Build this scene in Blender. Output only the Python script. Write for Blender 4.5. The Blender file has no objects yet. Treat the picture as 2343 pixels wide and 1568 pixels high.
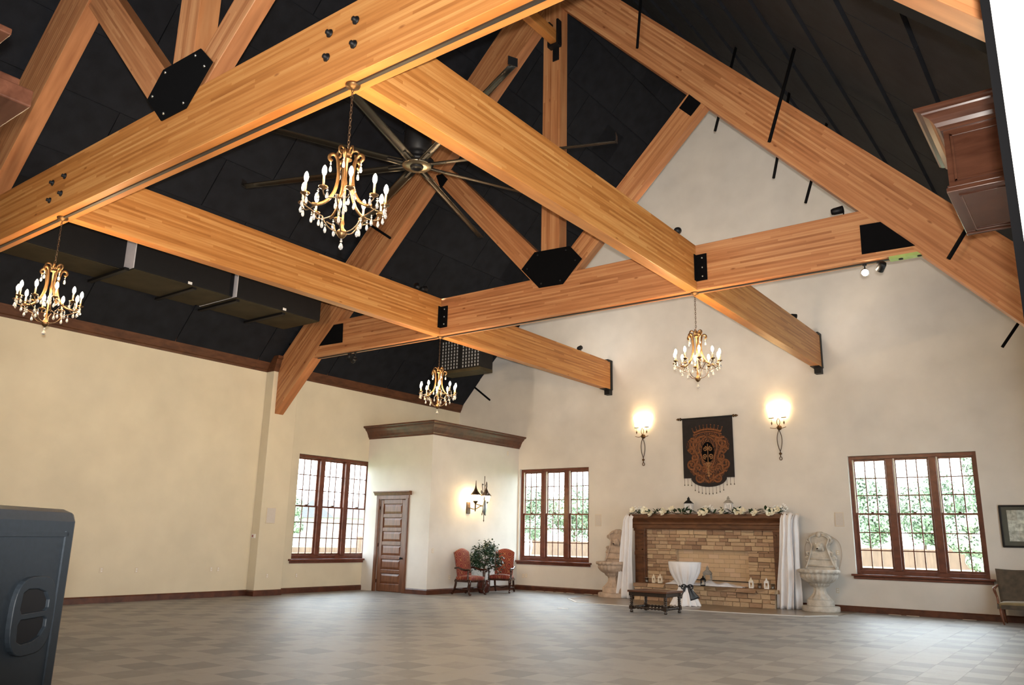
import bpy, math, random
from math import sin, cos, pi, sqrt, atan2, radians
from mathutils import Vector, Matrix
random.seed(7)
S = bpy.context.scene
COL = S.collection
# ------------------------------------------------------------------ camera
EYE = Vector((0.0, 0.0, 1.62))
CR = Vector((0.80387549, 0.5944408, 0.0205991))
CU = Vector((0.12631801, -0.20445988, 0.97069043))
CF = Vector((-0.58122969, 0.77771221, 0.23944887))
FPX = 1818.94
cam = bpy.data.cameras.new('camera')
cam.sensor_fit = 'HORIZONTAL'; cam.sensor_width = 36.0; cam.lens = 36.0 * FPX / 2343.0
cam.clip_start = 0.05; cam.clip_end = 500
camo = bpy.data.objects.new('camera', cam); COL.objects.link(camo)
camo.matrix_world = Matrix(((CR.x, CU.x, -CF.x, EYE.x), (CR.y, CU.y, -CF.y, EYE.y), (CR.z, CU.z, -CF.z, EYE.z), (0, 0, 0, 1)))
S.camera = camo
# ------------------------------------------------------------------ sky, sun, large lights, exposure
S.view_settings.view_transform = 'Standard'; S.view_settings.look = 'None'
S.view_settings.gamma = 1.0; S.view_settings.use_curve_mapping = False
S.view_settings.exposure = 2.2
S.cycles.use_denoising = True
S.cycles.max_bounces = 8; S.cycles.diffuse_bounces = 5; S.cycles.glossy_bounces = 3; S.cycles.transmission_bounces = 6; S.cycles.transparent_max_bounces = 12
S.cycles.sample_clamp_indirect = 6.0; S.cycles.caustics_reflective = False; S.cycles.caustics_refractive = False
SKY_STRENGTH = 3.2; SUN_STRENGTH = 4.0; FLASH_POWER = 1500.0; BULB_STR = 200.0; SCONCE_POWER = 1.6; LANTERN_POWER = 9.0; FILLWIN = True; SPOT_POWER = 60.0
W = bpy.data.worlds.new('sky'); S.world = W; W.use_nodes = True
wn = W.node_tree.nodes; wl = W.node_tree.links
bg = wn['Background']; bg.inputs['Strength'].default_value = SKY_STRENGTH
tc = wn.new('ShaderNodeTexCoord'); sp = wn.new('ShaderNodeSeparateXYZ'); cr = wn.new('ShaderNodeValToRGB')
wl.new(tc.outputs['Generated'], sp.inputs[0]); wl.new(sp.outputs['Z'], cr.inputs[0]); wl.new(cr.outputs[0], bg.inputs['Color'])
cr.color_ramp.elements[0].color = (.93, .96, 1, 1); cr.color_ramp.elements[1].color = (.72, .84, 1, 1)
sun = bpy.data.lights.new('sun', 'SUN'); sun.energy = SUN_STRENGTH; sun.angle = radians(1.2); sun.color = (1, .96, .88)
so = bpy.data.objects.new('sun', sun); COL.objects.link(so)
so.rotation_euler = Vector((-.35, .45, -.8)).to_track_quat('-Z', 'Y').to_euler()   # high sun from the near right
fl = bpy.data.lights.new('camera_flash', 'SPOT'); fl.energy = FLASH_POWER; fl.spot_size = radians(95); fl.spot_blend = .9; fl.shadow_soft_size = .04; fl.color = (1, .95, .88)
fo = bpy.data.objects.new('camera_flash', fl); COL.objects.link(fo)
fo.location = EYE + CU * .13 + CR * .02 - CF * .03
fo.rotation_euler = (CF + CU * .24 - CR * .10).to_track_quat('-Z', 'Y').to_euler()
WINDOW_LIGHT = 60.0
def window_light(loc, sx, sz, nrm, power):
    l = bpy.data.lights.new('window_daylight', 'AREA'); l.shape = 'RECTANGLE'; l.size = sx; l.size_y = sz; l.energy = power; l.color = (.93, .98, 1)
    o = bpy.data.objects.new('window_daylight', l); COL.objects.link(o); o.location = loc
    o.rotation_euler = Vector(nrm).to_track_quat('-Z', 'Z').to_euler(); l.cycles.is_portal = True
# ------------------------------------------------------------------ measured room
XK = -9.165; XL = -12.5435; XR = -5.9849; WB = .22; Y1 = 5.0595; Y2 = 13.8865; WT = .2824; YB = 22.0816
ZB = 6.3174; ZT = 7.2253; XW = -18.829; XRW = .42
F1 = Y1 - WT / 2; F2 = Y2 - WT / 2
RA = 16.22; RS = 1.03
XC = -16.107; YC = 17.705            # closet corner
def roofz(x): return RA - RS * abs(x - XK)
def at(ax, val, u, v):
    d = CF + CR * ((u - 1171.5) / FPX) - CU * ((v - 784) / FPX); i = 'XYZ'.index(ax)
    return EYE + d * ((val - EYE[i]) / d[i])
# ------------------------------------------------------------------ materials
def mk(name):
    m = bpy.data.materials.new(name); m.use_nodes = True
    n = m.node_tree.nodes; return m, n, m.node_tree.links, n['Principled BSDF']
def node(n, t, **k):
    x = n.new(t)
    for a, b in k.items(): setattr(x, a, b)
    return x
def ramp(n, cols):
    r = n.new('ShaderNodeValToRGB'); e = r.color_ramp.elements
    while len(e) < len(cols): e.new(.5)
    for i, (p, c) in enumerate(cols): e[i].position = p; e[i].color = (*c, 1)
    return r
def mapping(n, l, scale, coord='Object'):
    t = n.new('ShaderNodeTexCoord'); mp = n.new('ShaderNodeMapping'); mp.inputs['Scale'].default_value = scale
    l.new(t.outputs[coord], mp.inputs['Vector']); return mp
def mat(name, col, rough=.6, metal=0., var=.12, scale=(6, 6, 6), bump=0., bscale=40., spec=.5, emit=None, estr=0., coord='Object', trans=0., sheen=0.):
    m, n, l, b = mk(name)
    b.inputs['Roughness'].default_value = rough; b.inputs['Metallic'].default_value = metal; b.inputs['Specular IOR Level'].default_value = spec
    if sheen: b.inputs['Sheen Weight'].default_value = sheen
    mp = mapping(n, l, scale, coord)
    nz = node(n, 'ShaderNodeTexNoise'); nz.inputs['Scale'].default_value = 1.0; nz.inputs['Detail'].default_value = 4
    l.new(mp.outputs[0], nz.inputs['Vector'])
    lo = tuple(c * (1 - var) for c in col); hi = tuple(min(1, c * (1 + var)) for c in col)
    r = ramp(n, [(.3, lo), (.7, hi)]); l.new(nz.outputs['Fac'], r.inputs[0]); l.new(r.outputs[0], b.inputs['Base Color'])
    if bump:
        mp2 = mapping(n, l, (bscale,) * 3, coord); n2 = node(n, 'ShaderNodeTexNoise'); n2.inputs['Detail'].default_value = 3; n2.inputs['Scale'].default_value = 1
        l.new(mp2.outputs[0], n2.inputs['Vector'])
        bp = node(n, 'ShaderNodeBump'); bp.inputs['Strength'].default_value = bump; bp.inputs['Distance'].default_value = .02
        l.new(n2.outputs['Fac'], bp.inputs['Height']); l.new(bp.outputs[0], b.inputs['Normal'])
    if emit: b.inputs['Emission Color'].default_value = (*emit, 1); b.inputs['Emission Strength'].default_value = estr
    if trans: b.inputs['Transmission Weight'].default_value = trans
    return m
def glulam(name, cols, rough=.42):
    """Laminated timber: boards 4 cm deep run along local X, each piece with a tone of its own, plus grain and knots."""
    m, n, l, b = mk(name); b.inputs['Roughness'].default_value = rough; b.inputs['Specular IOR Level'].default_value = .4
    t = n.new('ShaderNodeTexCoord'); s = n.new('ShaderNodeSeparateXYZ'); c = n.new('ShaderNodeCombineXYZ')
    l.new(t.outputs['Object'], s.inputs[0])
    rw = node(n, 'ShaderNodeMath', operation='MULTIPLY'); rw.inputs[1].default_value = 1 / .041; l.new(s.outputs['Z'], rw.inputs[0]); rf_ = node(n, 'ShaderNodeMath', operation='FLOOR'); l.new(rw.outputs[0], rf_.inputs[0])
    wn_ = node(n, 'ShaderNodeTexWhiteNoise', noise_dimensions='1D'); l.new(rf_.outputs[0], wn_.inputs['W']); xs_ = node(n, 'ShaderNodeMath', operation='MULTIPLY_ADD'); xs_.inputs[1].default_value = 9.0; l.new(wn_.outputs['Value'], xs_.inputs[0]); l.new(s.outputs['X'], xs_.inputs[2]); l.new(xs_.outputs[0], c.inputs['X'])
    ad = node(n, 'ShaderNodeMath', operation='ADD'); ad.inputs[1].default_value = 41.0; l.new(s.outputs['Z'], ad.inputs[0]); l.new(ad.outputs[0], c.inputs['Y'])
    bk = n.new('ShaderNodeTexBrick'); bk.offset = 0.0; bk.offset_frequency = 2; bk.squash = 1.0
    bk.inputs['Scale'].default_value = 1; bk.inputs['Mortar Size'].default_value = .0012; bk.inputs['Brick Width'].default_value = 1.9; bk.inputs['Row Height'].default_value = .041
    bk.inputs['Color1'].default_value = (0, 0, 0, 1); bk.inputs['Color2'].default_value = (1, 1, 1, 1); bk.inputs['Mortar'].default_value = (.1, .1, .1, 1); bk.inputs['Bias'].default_value = 0
    l.new(c.outputs[0], bk.inputs['Vector'])
    mp = mapping(n, l, (.9, 9, 22)); nz = n.new('ShaderNodeTexNoise'); nz.inputs['Scale'].default_value = 1; nz.inputs['Detail'].default_value = 5
    l.new(mp.outputs[0], nz.inputs['Vector'])
    mx = node(n, 'ShaderNodeMath', operation='MULTIPLY_ADD'); mx.inputs[1].default_value = .5; l.new(bk.outputs['Color'], mx.inputs[0])
    m2 = node(n, 'ShaderNodeMath', operation='MULTIPLY_ADD'); m2.inputs[1].default_value = .85; m2.inputs[2].default_value = -.2
    l.new(nz.outputs['Fac'], m2.inputs[0]); l.new(m2.outputs[0], mx.inputs[2])
    r = ramp(n, [(.05, cols[0]), (.42, cols[1]), (.95, cols[2])]); l.new(mx.outputs[0], r.inputs[0])
    mp3 = mapping(n, l, (1.3, 3.5, 3.5)); vz = n.new('ShaderNodeTexVoronoi'); vz.inputs['Scale'].default_value = 1.0
    l.new(mp3.outputs[0], vz.inputs['Vector'])
    k = ramp(n, [(.03, (.45, .3, .22)), (.085, (1, 1, 1))]); l.new(vz.outputs['Distance'], k.inputs[0])
    mm = node(n, 'ShaderNodeMix', data_type='RGBA', blend_type='MULTIPLY'); mm.inputs['Factor'].default_value = .8
    l.new(r.outputs[0], mm.inputs[6]); l.new(k.outputs[0], mm.inputs[7]); l.new(mm.outputs[2], b.inputs['Base Color'])
    return m
def darkwood(name, lo, hi, scale=(3, 3, 25), rough=.35, spec=.5):
    m, n, l, b = mk(name); b.inputs['Roughness'].default_value = rough; b.inputs['Specular IOR Level'].default_value = spec
    mp = mapping(n, l, scale); nz = n.new('ShaderNodeTexNoise'); nz.inputs['Scale'].default_value = 1; nz.inputs['Detail'].default_value = 5; nz.inputs['Distortion'].default_value = .6
    l.new(mp.outputs[0], nz.inputs['Vector']); r = ramp(n, [(.3, lo), (.72, hi)]); l.new(nz.outputs['Fac'], r.inputs[0]); l.new(r.outputs[0], b.inputs['Base Color'])
    return m
def objrandom(name, cols, rough=.85, bump=.35, bscale=22., nscale=5., namt=.35):
    """Stone / brick: every object its own tone out of the ramp, mottled."""
    m, n, l, b = mk(name); b.inputs['Roughness'].default_value = rough; b.inputs['Specular IOR Level'].default_value = .25
    oi = n.new('ShaderNodeObjectInfo'); mp = mapping(n, l, (nscale,) * 3, 'Object')
    va = node(n, 'ShaderNodeVectorMath', operation='ADD'); l.new(mp.outputs[0], va.inputs[0])
    sc = node(n, 'ShaderNodeVectorMath', operation='SCALE'); sc.inputs[0].default_value = (31, 17, 53); l.new(oi.outputs['Random'], sc.inputs['Scale']); l.new(sc.outputs[0], va.inputs[1])
    nz = n.new('ShaderNodeTexNoise'); nz.inputs['Scale'].default_value = 1; nz.inputs['Detail'].default_value = 4; l.new(va.outputs[0], nz.inputs['Vector'])
    a = node(n, 'ShaderNodeMath', operation='MULTIPLY_ADD'); a.inputs[1].default_value = namt; l.new(nz.outputs['Fac'], a.inputs[0])
    a2 = node(n, 'ShaderNodeMath', operation='MULTIPLY_ADD'); a2.inputs[1].default_value = .95; a2.inputs[2].default_value = -namt / 2 + .02; l.new(oi.outputs['Random'], a2.inputs[0]); l.new(a2.outputs[0], a.inputs[2])
    r = ramp(n, [(i / (len(cols) - 1), c) for i, c in enumerate(cols)]); l.new(a.outputs[0], r.inputs[0]); l.new(r.outputs[0], b.inputs['Base Color'])
    if bump:
        bp = node(n, 'ShaderNodeBump'); bp.inputs['Strength'].default_value = bump; bp.inputs['Distance'].default_value = .02
        n2 = n.new('ShaderNodeTexNoise'); n2.inputs['Scale'].default_value = bscale; n2.inputs['Detail'].default_value = 3; t = n.new('ShaderNodeTexCoord'); l.new(t.outputs['Object'], n2.inputs['Vector'])
        l.new(n2.outputs['Fac'], bp.inputs['Height']); l.new(bp.outputs[0], b.inputs['Normal'])
    return m
TILE = .46
def carpet(name):
    m, n, l, b = mk(name); b.inputs['Roughness'].default_value = .52; b.inputs['Specular IOR Level'].default_value = 1.0; b.inputs['Sheen Weight'].default_value = .10
    g = n.new('ShaderNodeNewGeometry'); sc = node(n, 'ShaderNodeVectorMath', operation='SCALE'); sc.inputs['Scale'].default_value = 1 / TILE; l.new(g.outputs['Position'], sc.inputs[0])
    f = node(n, 'ShaderNodeVectorMath', operation='FLOOR'); l.new(sc.outputs[0], f.inputs[0])
    s = n.new('ShaderNodeSeparateXYZ'); l.new(f.outputs[0], s.inputs[0])
    cb = n.new('ShaderNodeCombineXYZ'); l.new(s.outputs['X'], cb.inputs['X']); l.new(s.outputs['Y'], cb.inputs['Y'])
    wnz = node(n, 'ShaderNodeTexWhiteNoise', noise_dimensions='3D'); l.new(cb.outputs[0], wnz.inputs['Vector'])
    ad = node(n, 'ShaderNodeMath', operation='ADD'); l.new(s.outputs['X'], ad.inputs[0]); l.new(s.outputs['Y'], ad.inputs[1])
    ch = node(n, 'ShaderNodeMath', operation='PINGPONG'); ch.inputs[1].default_value = 1; l.new(ad.outputs[0], ch.inputs[0])
    a = node(n, 'ShaderNodeMath', operation='MULTIPLY_ADD'); a.inputs[1].default_value = .62; l.new(wnz.outputs['Value'], a.inputs[0])
    a2 = node(n, 'ShaderNodeMath', operation='MULTIPLY'); a2.inputs[1].default_value = .38; l.new(ch.outputs[0], a2.inputs[0]); l.new(a2.outputs[0], a.inputs[2])
    nz = n.new('ShaderNodeTexNoise'); nz.inputs['Scale'].default_value = 3.2; nz.inputs['Detail'].default_value = 6; nz.inputs['Roughness'].default_value = .65; l.new(g.outputs['Position'], nz.inputs['Vector'])
    a3 = node(n, 'ShaderNodeMath', operation='MULTIPLY_ADD'); a3.inputs[1].default_value = .85;  l.new(nz.outputs['Fac'], a3.inputs[0]); l.new(a.outputs[0], a3.inputs[2])
    r = ramp(n, [(.30, (.026, .015, .008)), (.78, (.075, .055, .036)), (1.15, (.15, .124, .095))]); l.new(a3.outputs[0], r.inputs[0]); l.new(r.outputs[0], b.inputs['Base Color'])
    n2 = n.new('ShaderNodeTexNoise'); n2.inputs['Scale'].default_value = 160; l.new(g.outputs['Position'], n2.inputs['Vector'])
    bp = node(n, 'ShaderNodeBump'); bp.inputs['Strength'].default_value = .25; bp.inputs['Distance'].default_value = .01; l.new(n2.outputs['Fac'], bp.inputs['Height']); l.new(bp.outputs[0], b.inputs['Normal'])
    return m
def glassmat(name, tint=(.97, 1, .99), fac=None):
    m, n, l, b = mk(name); n.remove(b); o = n['Material Output']
    tr = n.new('ShaderNodeBsdfTransparent'); tr.inputs[0].default_value = (*tint, 1); gl = n.new('ShaderNodeBsdfGlossy'); gl.inputs['Roughness'].default_value = .02
    fr = n.new('ShaderNodeFresnel'); fr.inputs[0].default_value = 1.45; mx = n.new('ShaderNodeMixShader')
    g = n.new('ShaderNodeNewGeometry'); io = node(n, 'ShaderNodeMath', operation='MULTIPLY_ADD'); io.inputs[1].default_value = 1 / 1.45 - 1.45; io.inputs[2].default_value = 1.45; l.new(g.outputs['Backfacing'], io.inputs[0]); l.new(io.outputs[0], fr.inputs[0])   # same reflectance from inside the sheet
    if fac is None: l.new(fr.outputs[0], mx.inputs[0])
    else: mx.inputs[0].default_value = fac
    l.new(tr.outputs[0], mx.inputs[1]); l.new(gl.outputs[0], mx.inputs[2]); l.new(mx.outputs[0], o.inputs[0]); return m
MT = dict(
    timber=glulam('glulam_timber', ((.30, .105, .022), (.47, .19, .048), (.64, .33, .11))),
    timber_red=glulam('glulam_timber_reddish', ((.27, .098, .036), (.45, .19, .076), (.62, .33, .15))),
    wall=mat('cream_plaster', (.68, .652, .61), .75, var=.055, scale=(1.5, 1.5, 1.5), bump=.08, bscale=9, spec=.25, coord='Object'),
    wall_l=mat('warm_lit_plaster', (.67, .61, .475), .75, var=.05, scale=(1.3, 1.3, 1.3), bump=.08, bscale=9, spec=.25),  # yellow of the warm light on the left wall, put into its colour
    black=mat('black_paint', (.011, .011, .0125), .75, var=.25, scale=(2, 2, 2), spec=.25),
    roof=mat('black_acoustic_board', (.0095, .0108, .0148), .85, var=.25, scale=(3, 3, 3), bump=.25, bscale=60, spec=.2),
    steel=mat('black_steel', (.006, .006, .007), .5, var=.2, spec=.3),
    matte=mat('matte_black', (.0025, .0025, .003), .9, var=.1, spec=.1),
    ductbase=mat('lit_duct_underside', (.045, .036, .020), .7, var=.3, scale=(1.5, 1.5, 1.5), spec=.2),  # chandelier light on the duct bottoms, put into a browner colour
    track=mat('black_track', (.02, .017, .014), .5),
    dwood=darkwood('dark_walnut', (.045, .014, .006), (.13, .045, .018)),
    trimwood=darkwood('stained_trim', (.05, .015, .007), (.12, .038, .017), (5, 5, 5), .4),
    cornice=darkwood('cornice_wood', (.06, .022, .009), (.12, .046, .02), (9, 3, 9), .5, .35),
    winwood=darkwood('stained_window_wood', (.085, .022, .011), (.17, .050, .025), (6, 6, 6), .38),
    doorwood=darkwood('stained_door_wood', (.085, .03, .013), (.19, .075, .034), (14, 14, 2.2), .36),
    mantel=darkwood('mantel_walnut', (.06, .022, .010), (.15, .062, .026), (4, 4, 14), .38),
    table=darkwood('table_oak_black', (.012, .008, .006), (.04, .024, .016), (20, 20, 20), .35),
    tabletop=darkwood('table_oak_top', (.05, .02, .012), (.13, .055, .03), (4, 22, 22), .3),
    bronze=mat('antique_bronze', (.125, .07, .03), .40, metal=.85, var=.25, scale=(9, 9, 9)),
    darkbronze=mat('dark_bronze', (.07, .045, .028), .38, metal=.7, var=.3, scale=(12, 12, 12)),
    bulb=mat('lit_bulb', (1, .9, .75), .4, emit=(1, .69, .38), estr=BULB_STR),
    candle=mat('candle_sleeve', (.42, .27, .13), .5, var=.08),
    crystal=mat('crystal', (.95, .95, .95), .04, var=.02, trans=.75, spec=.9),
    glass=glassmat('window_glass'),
    smoky=glassmat('votive_glass', (.82, .83, .84), .06),
    carpet=carpet('carpet_tile'),
    stone=objrandom('ledge_stone', ((.26, .16, .105), (.40, .265, .17), (.47, .33, .215), (.56, .42, .27), (.36, .235, .165))),
    firebrick=objrandom('fire_brick', ((.52, .37, .235), (.57, .42, .27), (.60, .44, .31)), bump=.15, namt=.25),
    mortar=mat('mortar', (.42, .32, .21), .9, bump=.3, bscale=50),
    fountain_grey=mat('cast_stone_grey', (.52, .485, .43), .85, var=.2, scale=(7, 7, 7), bump=.4, bscale=30, spec=.2),
    fountain_tan=mat('cast_stone_tan', (.50, .395, .315), .85, var=.2, scale=(7, 7, 7), bump=.4, bscale=30, spec=.2),
    white=mat('white_cloth', (.80, .80, .83), .7, var=.03, sheen=.2),
    tulle=mat('white_tulle', (.78, .79, .84), .75, var=.06, scale=(9, 9, 9)),
    blackcloth=mat('black_satin', (.010, .010, .012), .35, spec=.5),
    whitepaint=mat('white_paint', (.82, .80, .78), .5, var=.03),
    ivory=mat('ivory_paint', (.80, .72, .58), .5, var=.05),
    greywood=mat('weathered_wood', (.30, .28, .25), .8, var=.3, scale=(8, 8, 30)),
    petal=mat('cream_petal', (.86, .82, .66), .55, var=.06),
    petalw=mat('white_petal', (.86, .86, .84), .6, var=.04),
    leaf=mat('dark_leaf', (.020, .045, .018), .4, var=.4, scale=(20, 20, 20)),
    ficus=mat('ficus_leaf', (.022, .06, .03), .38, var=.45, scale=(11, 11, 11)),
    stem=mat('stem_brown', (.10, .06, .03), .7),
    pot=mat('brown_glaze', (.075, .02, .014), .22, var=.4, scale=(8, 8, 8)),
    plate=mat('almond_plastic', (.66, .58, .46), .5, var=.02),
    grille=mat('grey_speaker_grille', (.60, .56, .52), .7, var=.05, scale=(60, 60, 60)),
    cabinet=mat('charcoal_speaker_shell', (.0055, .0075, .010), .55, var=.15, scale=(90, 90, 90), bump=.04, bscale=900, spec=.12),
    duct=mat('black_duct', (.007, .007, .008), .6, spec=.3),
    pad=mat('pale_insulation_board', (.55, .54, .58), .8, var=.05),
    chrome=mat('satin_metal', (.55, .55, .52), .3, metal=1),
    brass=mat('fan_hub_metal', (.30, .25, .17), .3, metal=.9, var=.2),
    blade=mat('fan_blade_metal', (.022, .019, .015), .34, metal=.75, var=.15),
    green=mat('green_bracket_paint', (.32, .42, .12), .5, var=.15),
    shade=mat('lit_glass_shade', (1, .86, .6), .5, emit=(1, .66, .30), estr=3.5),
    lampglass=mat('lit_lantern_glass', (1, .85, .5), .4, emit=(1, .6, .22), estr=10.0),
    spotlit=mat('lit_spot_face', (1, .95, .85), .4, emit=(1, .82, .6), estr=60.0),
    tile=mat('brown_floor_tile', (.20, .15, .10), .28, var=.3, scale=(2.5, 2.5, 2.5), spec=.5),
    whitetape=mat('white_edge_strip', (.72, .72, .70), .5, var=.04),
    settee=mat('brown_settee_velvet', (.075, .055, .035), .8, var=.3, scale=(9, 9, 9), sheen=.3),
    seatvelvet=mat('olive_seat_velvet', (.20, .145, .065), .8, var=.2, scale=(9, 9, 9), sheen=.3),
    legwood=darkwood('settee_leg_wood', (.09, .03, .015), (.22, .085, .04), (10, 10, 3), .35),
    hide=mat('steel_shield', (.30, .33, .34), .35, metal=.8),
    bark=mat('bark', (.16, .11, .07), .9, var=.3), treeleaf=mat('tree_leaf', (.16, .22, .145), .6, var=.5, scale=(1.2, 1.2, 1.2)),
    treeleaf2=mat('tree_leaf_pale', (.23, .28, .20), .6, var=.4, scale=(1.2, 1.2, 1.2)),
    lawn=mat('lawn', (.22, .26, .15), .95, var=.15, scale=(.3, .3, .3)), fence=mat('fence_board', (.085, .052, .034), .9, var=.2, scale=(4, 4, 1)),
    siding=mat('house_siding', (.30, .28, .25), .9), shingle=mat('house_roof', (.065, .066, .075), .9), hglass=mat('house_window', (.12, .14, .16), .2),
    skin=mat('skin', (.62, .42, .32), .6), whiteshirt=mat('white_shirt', (.85, .85, .85), .8), hair=mat('grey_hair', (.5, .48, .45), .7),
)
# ------------------------------------------------------------------ mesh builder
class MB:
    def __init__(s): s.v = []; s.f = []; s.sm = []
    def add(s, vs, fs, sm=False):
        o = len(s.v); s.v += [tuple(v) for v in vs]; s.f += [tuple(i + o for i in f) for f in fs]; s.sm += [sm] * len(fs); return s
    def box(s, x0, x1, y0, y1, z0, z1):
        if x0 > x1: x0, x1 = x1, x0
        if y0 > y1: y0, y1 = y1, y0
        if z0 > z1: z0, z1 = z1, z0
        return s.add([(x, y, z) for x in (x0, x1) for y in (y0, y1) for z in (z0, z1)], [(0, 1, 3, 2), (4, 6, 7, 5), (0, 4, 5, 1), (2, 3, 7, 6), (0, 2, 6, 4), (1, 5, 7, 3)])
    def cbox(s, c, d, rot=None):
        vs = [Vector((x * d[0] / 2, y * d[1] / 2, z * d[2] / 2)) for x in (-1, 1) for y in (-1, 1) for z in (-1, 1)]
        if rot is not None: vs = [rot @ v for v in vs]
        return s.add([Vector(c) + v for v in vs], [(0, 1, 3, 2), (4, 6, 7, 5), (0, 4, 5, 1), (2, 3, 7, 6), (0, 2, 6, 4), (1, 5, 7, 3)])
    def prism(s, poly, ax, a0, a1, sm=False):
        """poly in the two other axes (in order), extruded along ax"""
        def P(p, a): return {'X': (a, p[0], p[1]), 'Y': (p[0], a, p[1]), 'Z': (p[0], p[1], a)}[ax]
        n = len(poly); vs = [P(p, a0) for p in poly] + [P(p, a1) for p in poly]
        return s.add(vs, [tuple(range(n)), tuple(range(2 * n - 1, n - 1, -1))], False).add(vs, [(i, i + n, (i + 1) % n + n, (i + 1) % n) for i in range(n)], sm)
    def lathe(s, prof, n=16, c=(0, 0, 0), ax='Z', a0=0., a1=2 * pi, flute=None, sm=True, sx=1., sy=1.):
        full = abs(a1 - a0 - 2 * pi) < 1e-6; m = n if full else n + 1; vs = []
        for r, z in prof:
            for i in range(m):
                a = a0 + (a1 - a0) * i / n; rr = r * (flute(a, z) if flute else 1); p = (rr * cos(a) * sx, rr * sin(a) * sy, z)
                if ax == 'X': p = (p[2], p[0], p[1])
                elif ax == 'Y': p = (p[0], p[2], p[1])
                vs.append((p[0] + c[0], p[1] + c[1], p[2] + c[2]))
        fs = []
        for k in range(len(prof) - 1):
            for i in range(m if full else n):
                j = (i + 1) % m; fs.append((k * m + i, k * m + j, (k + 1) * m + j, (k + 1) * m + i))
        s.add(vs, fs, sm)
        if full:
            for k in (0, len(prof) - 1):
                if prof[k][0] > 1e-4: s.add(vs[k * m:(k + 1) * m], [tuple(range(m))] if k else [tuple(range(m - 1, -1, -1))])
        return s
    def tube(s, pts, r, n=8, closed=False, flat=1.0, up=None):
        pts = [Vector(p) for p in pts]; N = len(pts); R = r if isinstance(r, (list, tuple)) else [r] * N
        vs = []; up = Vector(up) if up else None
        for i, p in enumerate(pts):
            t = (pts[(i + 1) % N] - pts[i - 1]) if closed else (pts[min(i + 1, N - 1)] - pts[max(i - 1, 0)])
            t = t.normalized() if t.length > 1e-9 else Vector((0, 0, 1))
            if up is None: up = Vector((0, 0, 1)) if abs(t.z) < .9 else Vector((1, 0, 0))
            a = t.cross(up)
            if a.length < 1e-6: a = t.cross(Vector((0, 1, 0)))
            a.normalize(); b = a.cross(t).normalized(); up = b
            vs += [p + (a * cos(2 * pi * k / n) + b * sin(2 * pi * k / n) * flat) * R[i] for k in range(n)]
        fs = []
        for i in range(N if closed else N - 1):
            j = (i + 1) % N
            fs += [(i * n + k, i * n + (k + 1) % n, j * n + (k + 1) % n, j * n + k) for k in range(n)]
        s.add(vs, fs, True)
        if not closed: s.add(vs[:n], [tuple(range(n - 1, -1, -1))]); s.add(vs[-n:], [tuple(range(n))])
        return s
    def sphere(s, c, r, n=10, m=6, sc=(1, 1, 1)):
        prof = [(r * sin(pi * k / m), -r * cos(pi * k / m)) for k in range(m + 1)]; vs = []
        for rr, z in prof[1:-1]: vs += [(c[0] + rr * cos(2 * pi * i / n) * sc[0], c[1] + rr * sin(2 * pi * i / n) * sc[1], c[2] + z * sc[2]) for i in range(n)]
        b = len(vs); vs += [(c[0], c[1], c[2] - r * sc[2]), (c[0], c[1], c[2] + r * sc[2])]; fs = []
        for k in range(m - 2): fs += [(k * n + i, k * n + (i + 1) % n, (k + 1) * n + (i + 1) % n, (k + 1) * n + i) for i in range(n)]
        fs += [(b, (i + 1) % n, i) for i in range(n)] + [((m - 2) * n + i, (m - 2) * n + (i + 1) % n, b + 1) for i in range(n)]
        return s.add(vs, fs, True)
    def grid(s, fn, nu, nv, thick=0., sm=True):
        """surface fn(u,v) -> point, u and v in 0..1; with thick it gets a back side along the normals"""
        P = [[Vector(fn(i / nu, j / nv)) for j in range(nv + 1)] for i in range(nu + 1)]
        vs = [p for row in P for p in row]; w = nv + 1
        fs = [(i * w + j, (i + 1) * w + j, (i + 1) * w + j + 1, i * w + j + 1) for i in range(nu) for j in range(nv)]
        if thick:
            bk = []
            for i in range(nu + 1):
                for j in range(w):
                    du = P[min(i + 1, nu)][j] - P[max(i - 1, 0)][j]; dv = P[i][min(j + 1, nv)] - P[i][max(j - 1, 0)]
                    nn = du.cross(dv); nn = nn.normalized() if nn.length > 1e-9 else Vector((0, 1, 0)); bk.append(P[i][j] - nn * thick)
            o = len(vs); vs += bk; fs += [tuple(q + o for q in reversed(f)) for f in fs]
            ed = [i * w for i in range(nu + 1)] + [nu * w + j for j in range(1, w)] + [i * w + nv for i in range(nu - 1, -1, -1)] + [j for j in range(nv - 1, 0, -1)]
            fs += [(ed[k], ed[k - 1], ed[k - 1] + o, ed[k] + o) for k in range(len(ed))]
        return s.add(vs, fs, sm)
def wloc(o):
    p = Vector((0, 0, 0))
    while o: p += o.location; o = o.parent
    return p
def obj(name, mb, m, parent=None, world=False, loc=None, bevel=0., recalc=True):
    """one mesh object; world=True: vertices are in room coordinates"""
    off = wloc(parent) if (world and parent) else Vector((0, 0, 0))
    me = bpy.data.meshes.new(name); me.from_pydata([Vector(v) - off for v in mb.v], [], mb.f); me.polygons.foreach_set('use_smooth', mb.sm)
    me.materials.append(MT[m] if isinstance(m, str) else m)
    if recalc:
        import bmesh
        b = bmesh.new(); b.from_mesh(me); bmesh.ops.remove_doubles(b, verts=b.verts, dist=1e-5); bmesh.ops.recalc_face_normals(b, faces=b.faces); b.to_mesh(me); b.free()
    o = bpy.data.objects.new(name, me); COL.objects.link(o); o.parent = parent
    if loc is not None: o.location = loc
    if bevel:
        bv = o.modifiers.new('edge', 'BEVEL'); bv.width = bevel; bv.segments = 2; bv.limit_method = 'ANGLE'; bv.angle_limit = radians(50)
    return o
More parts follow.
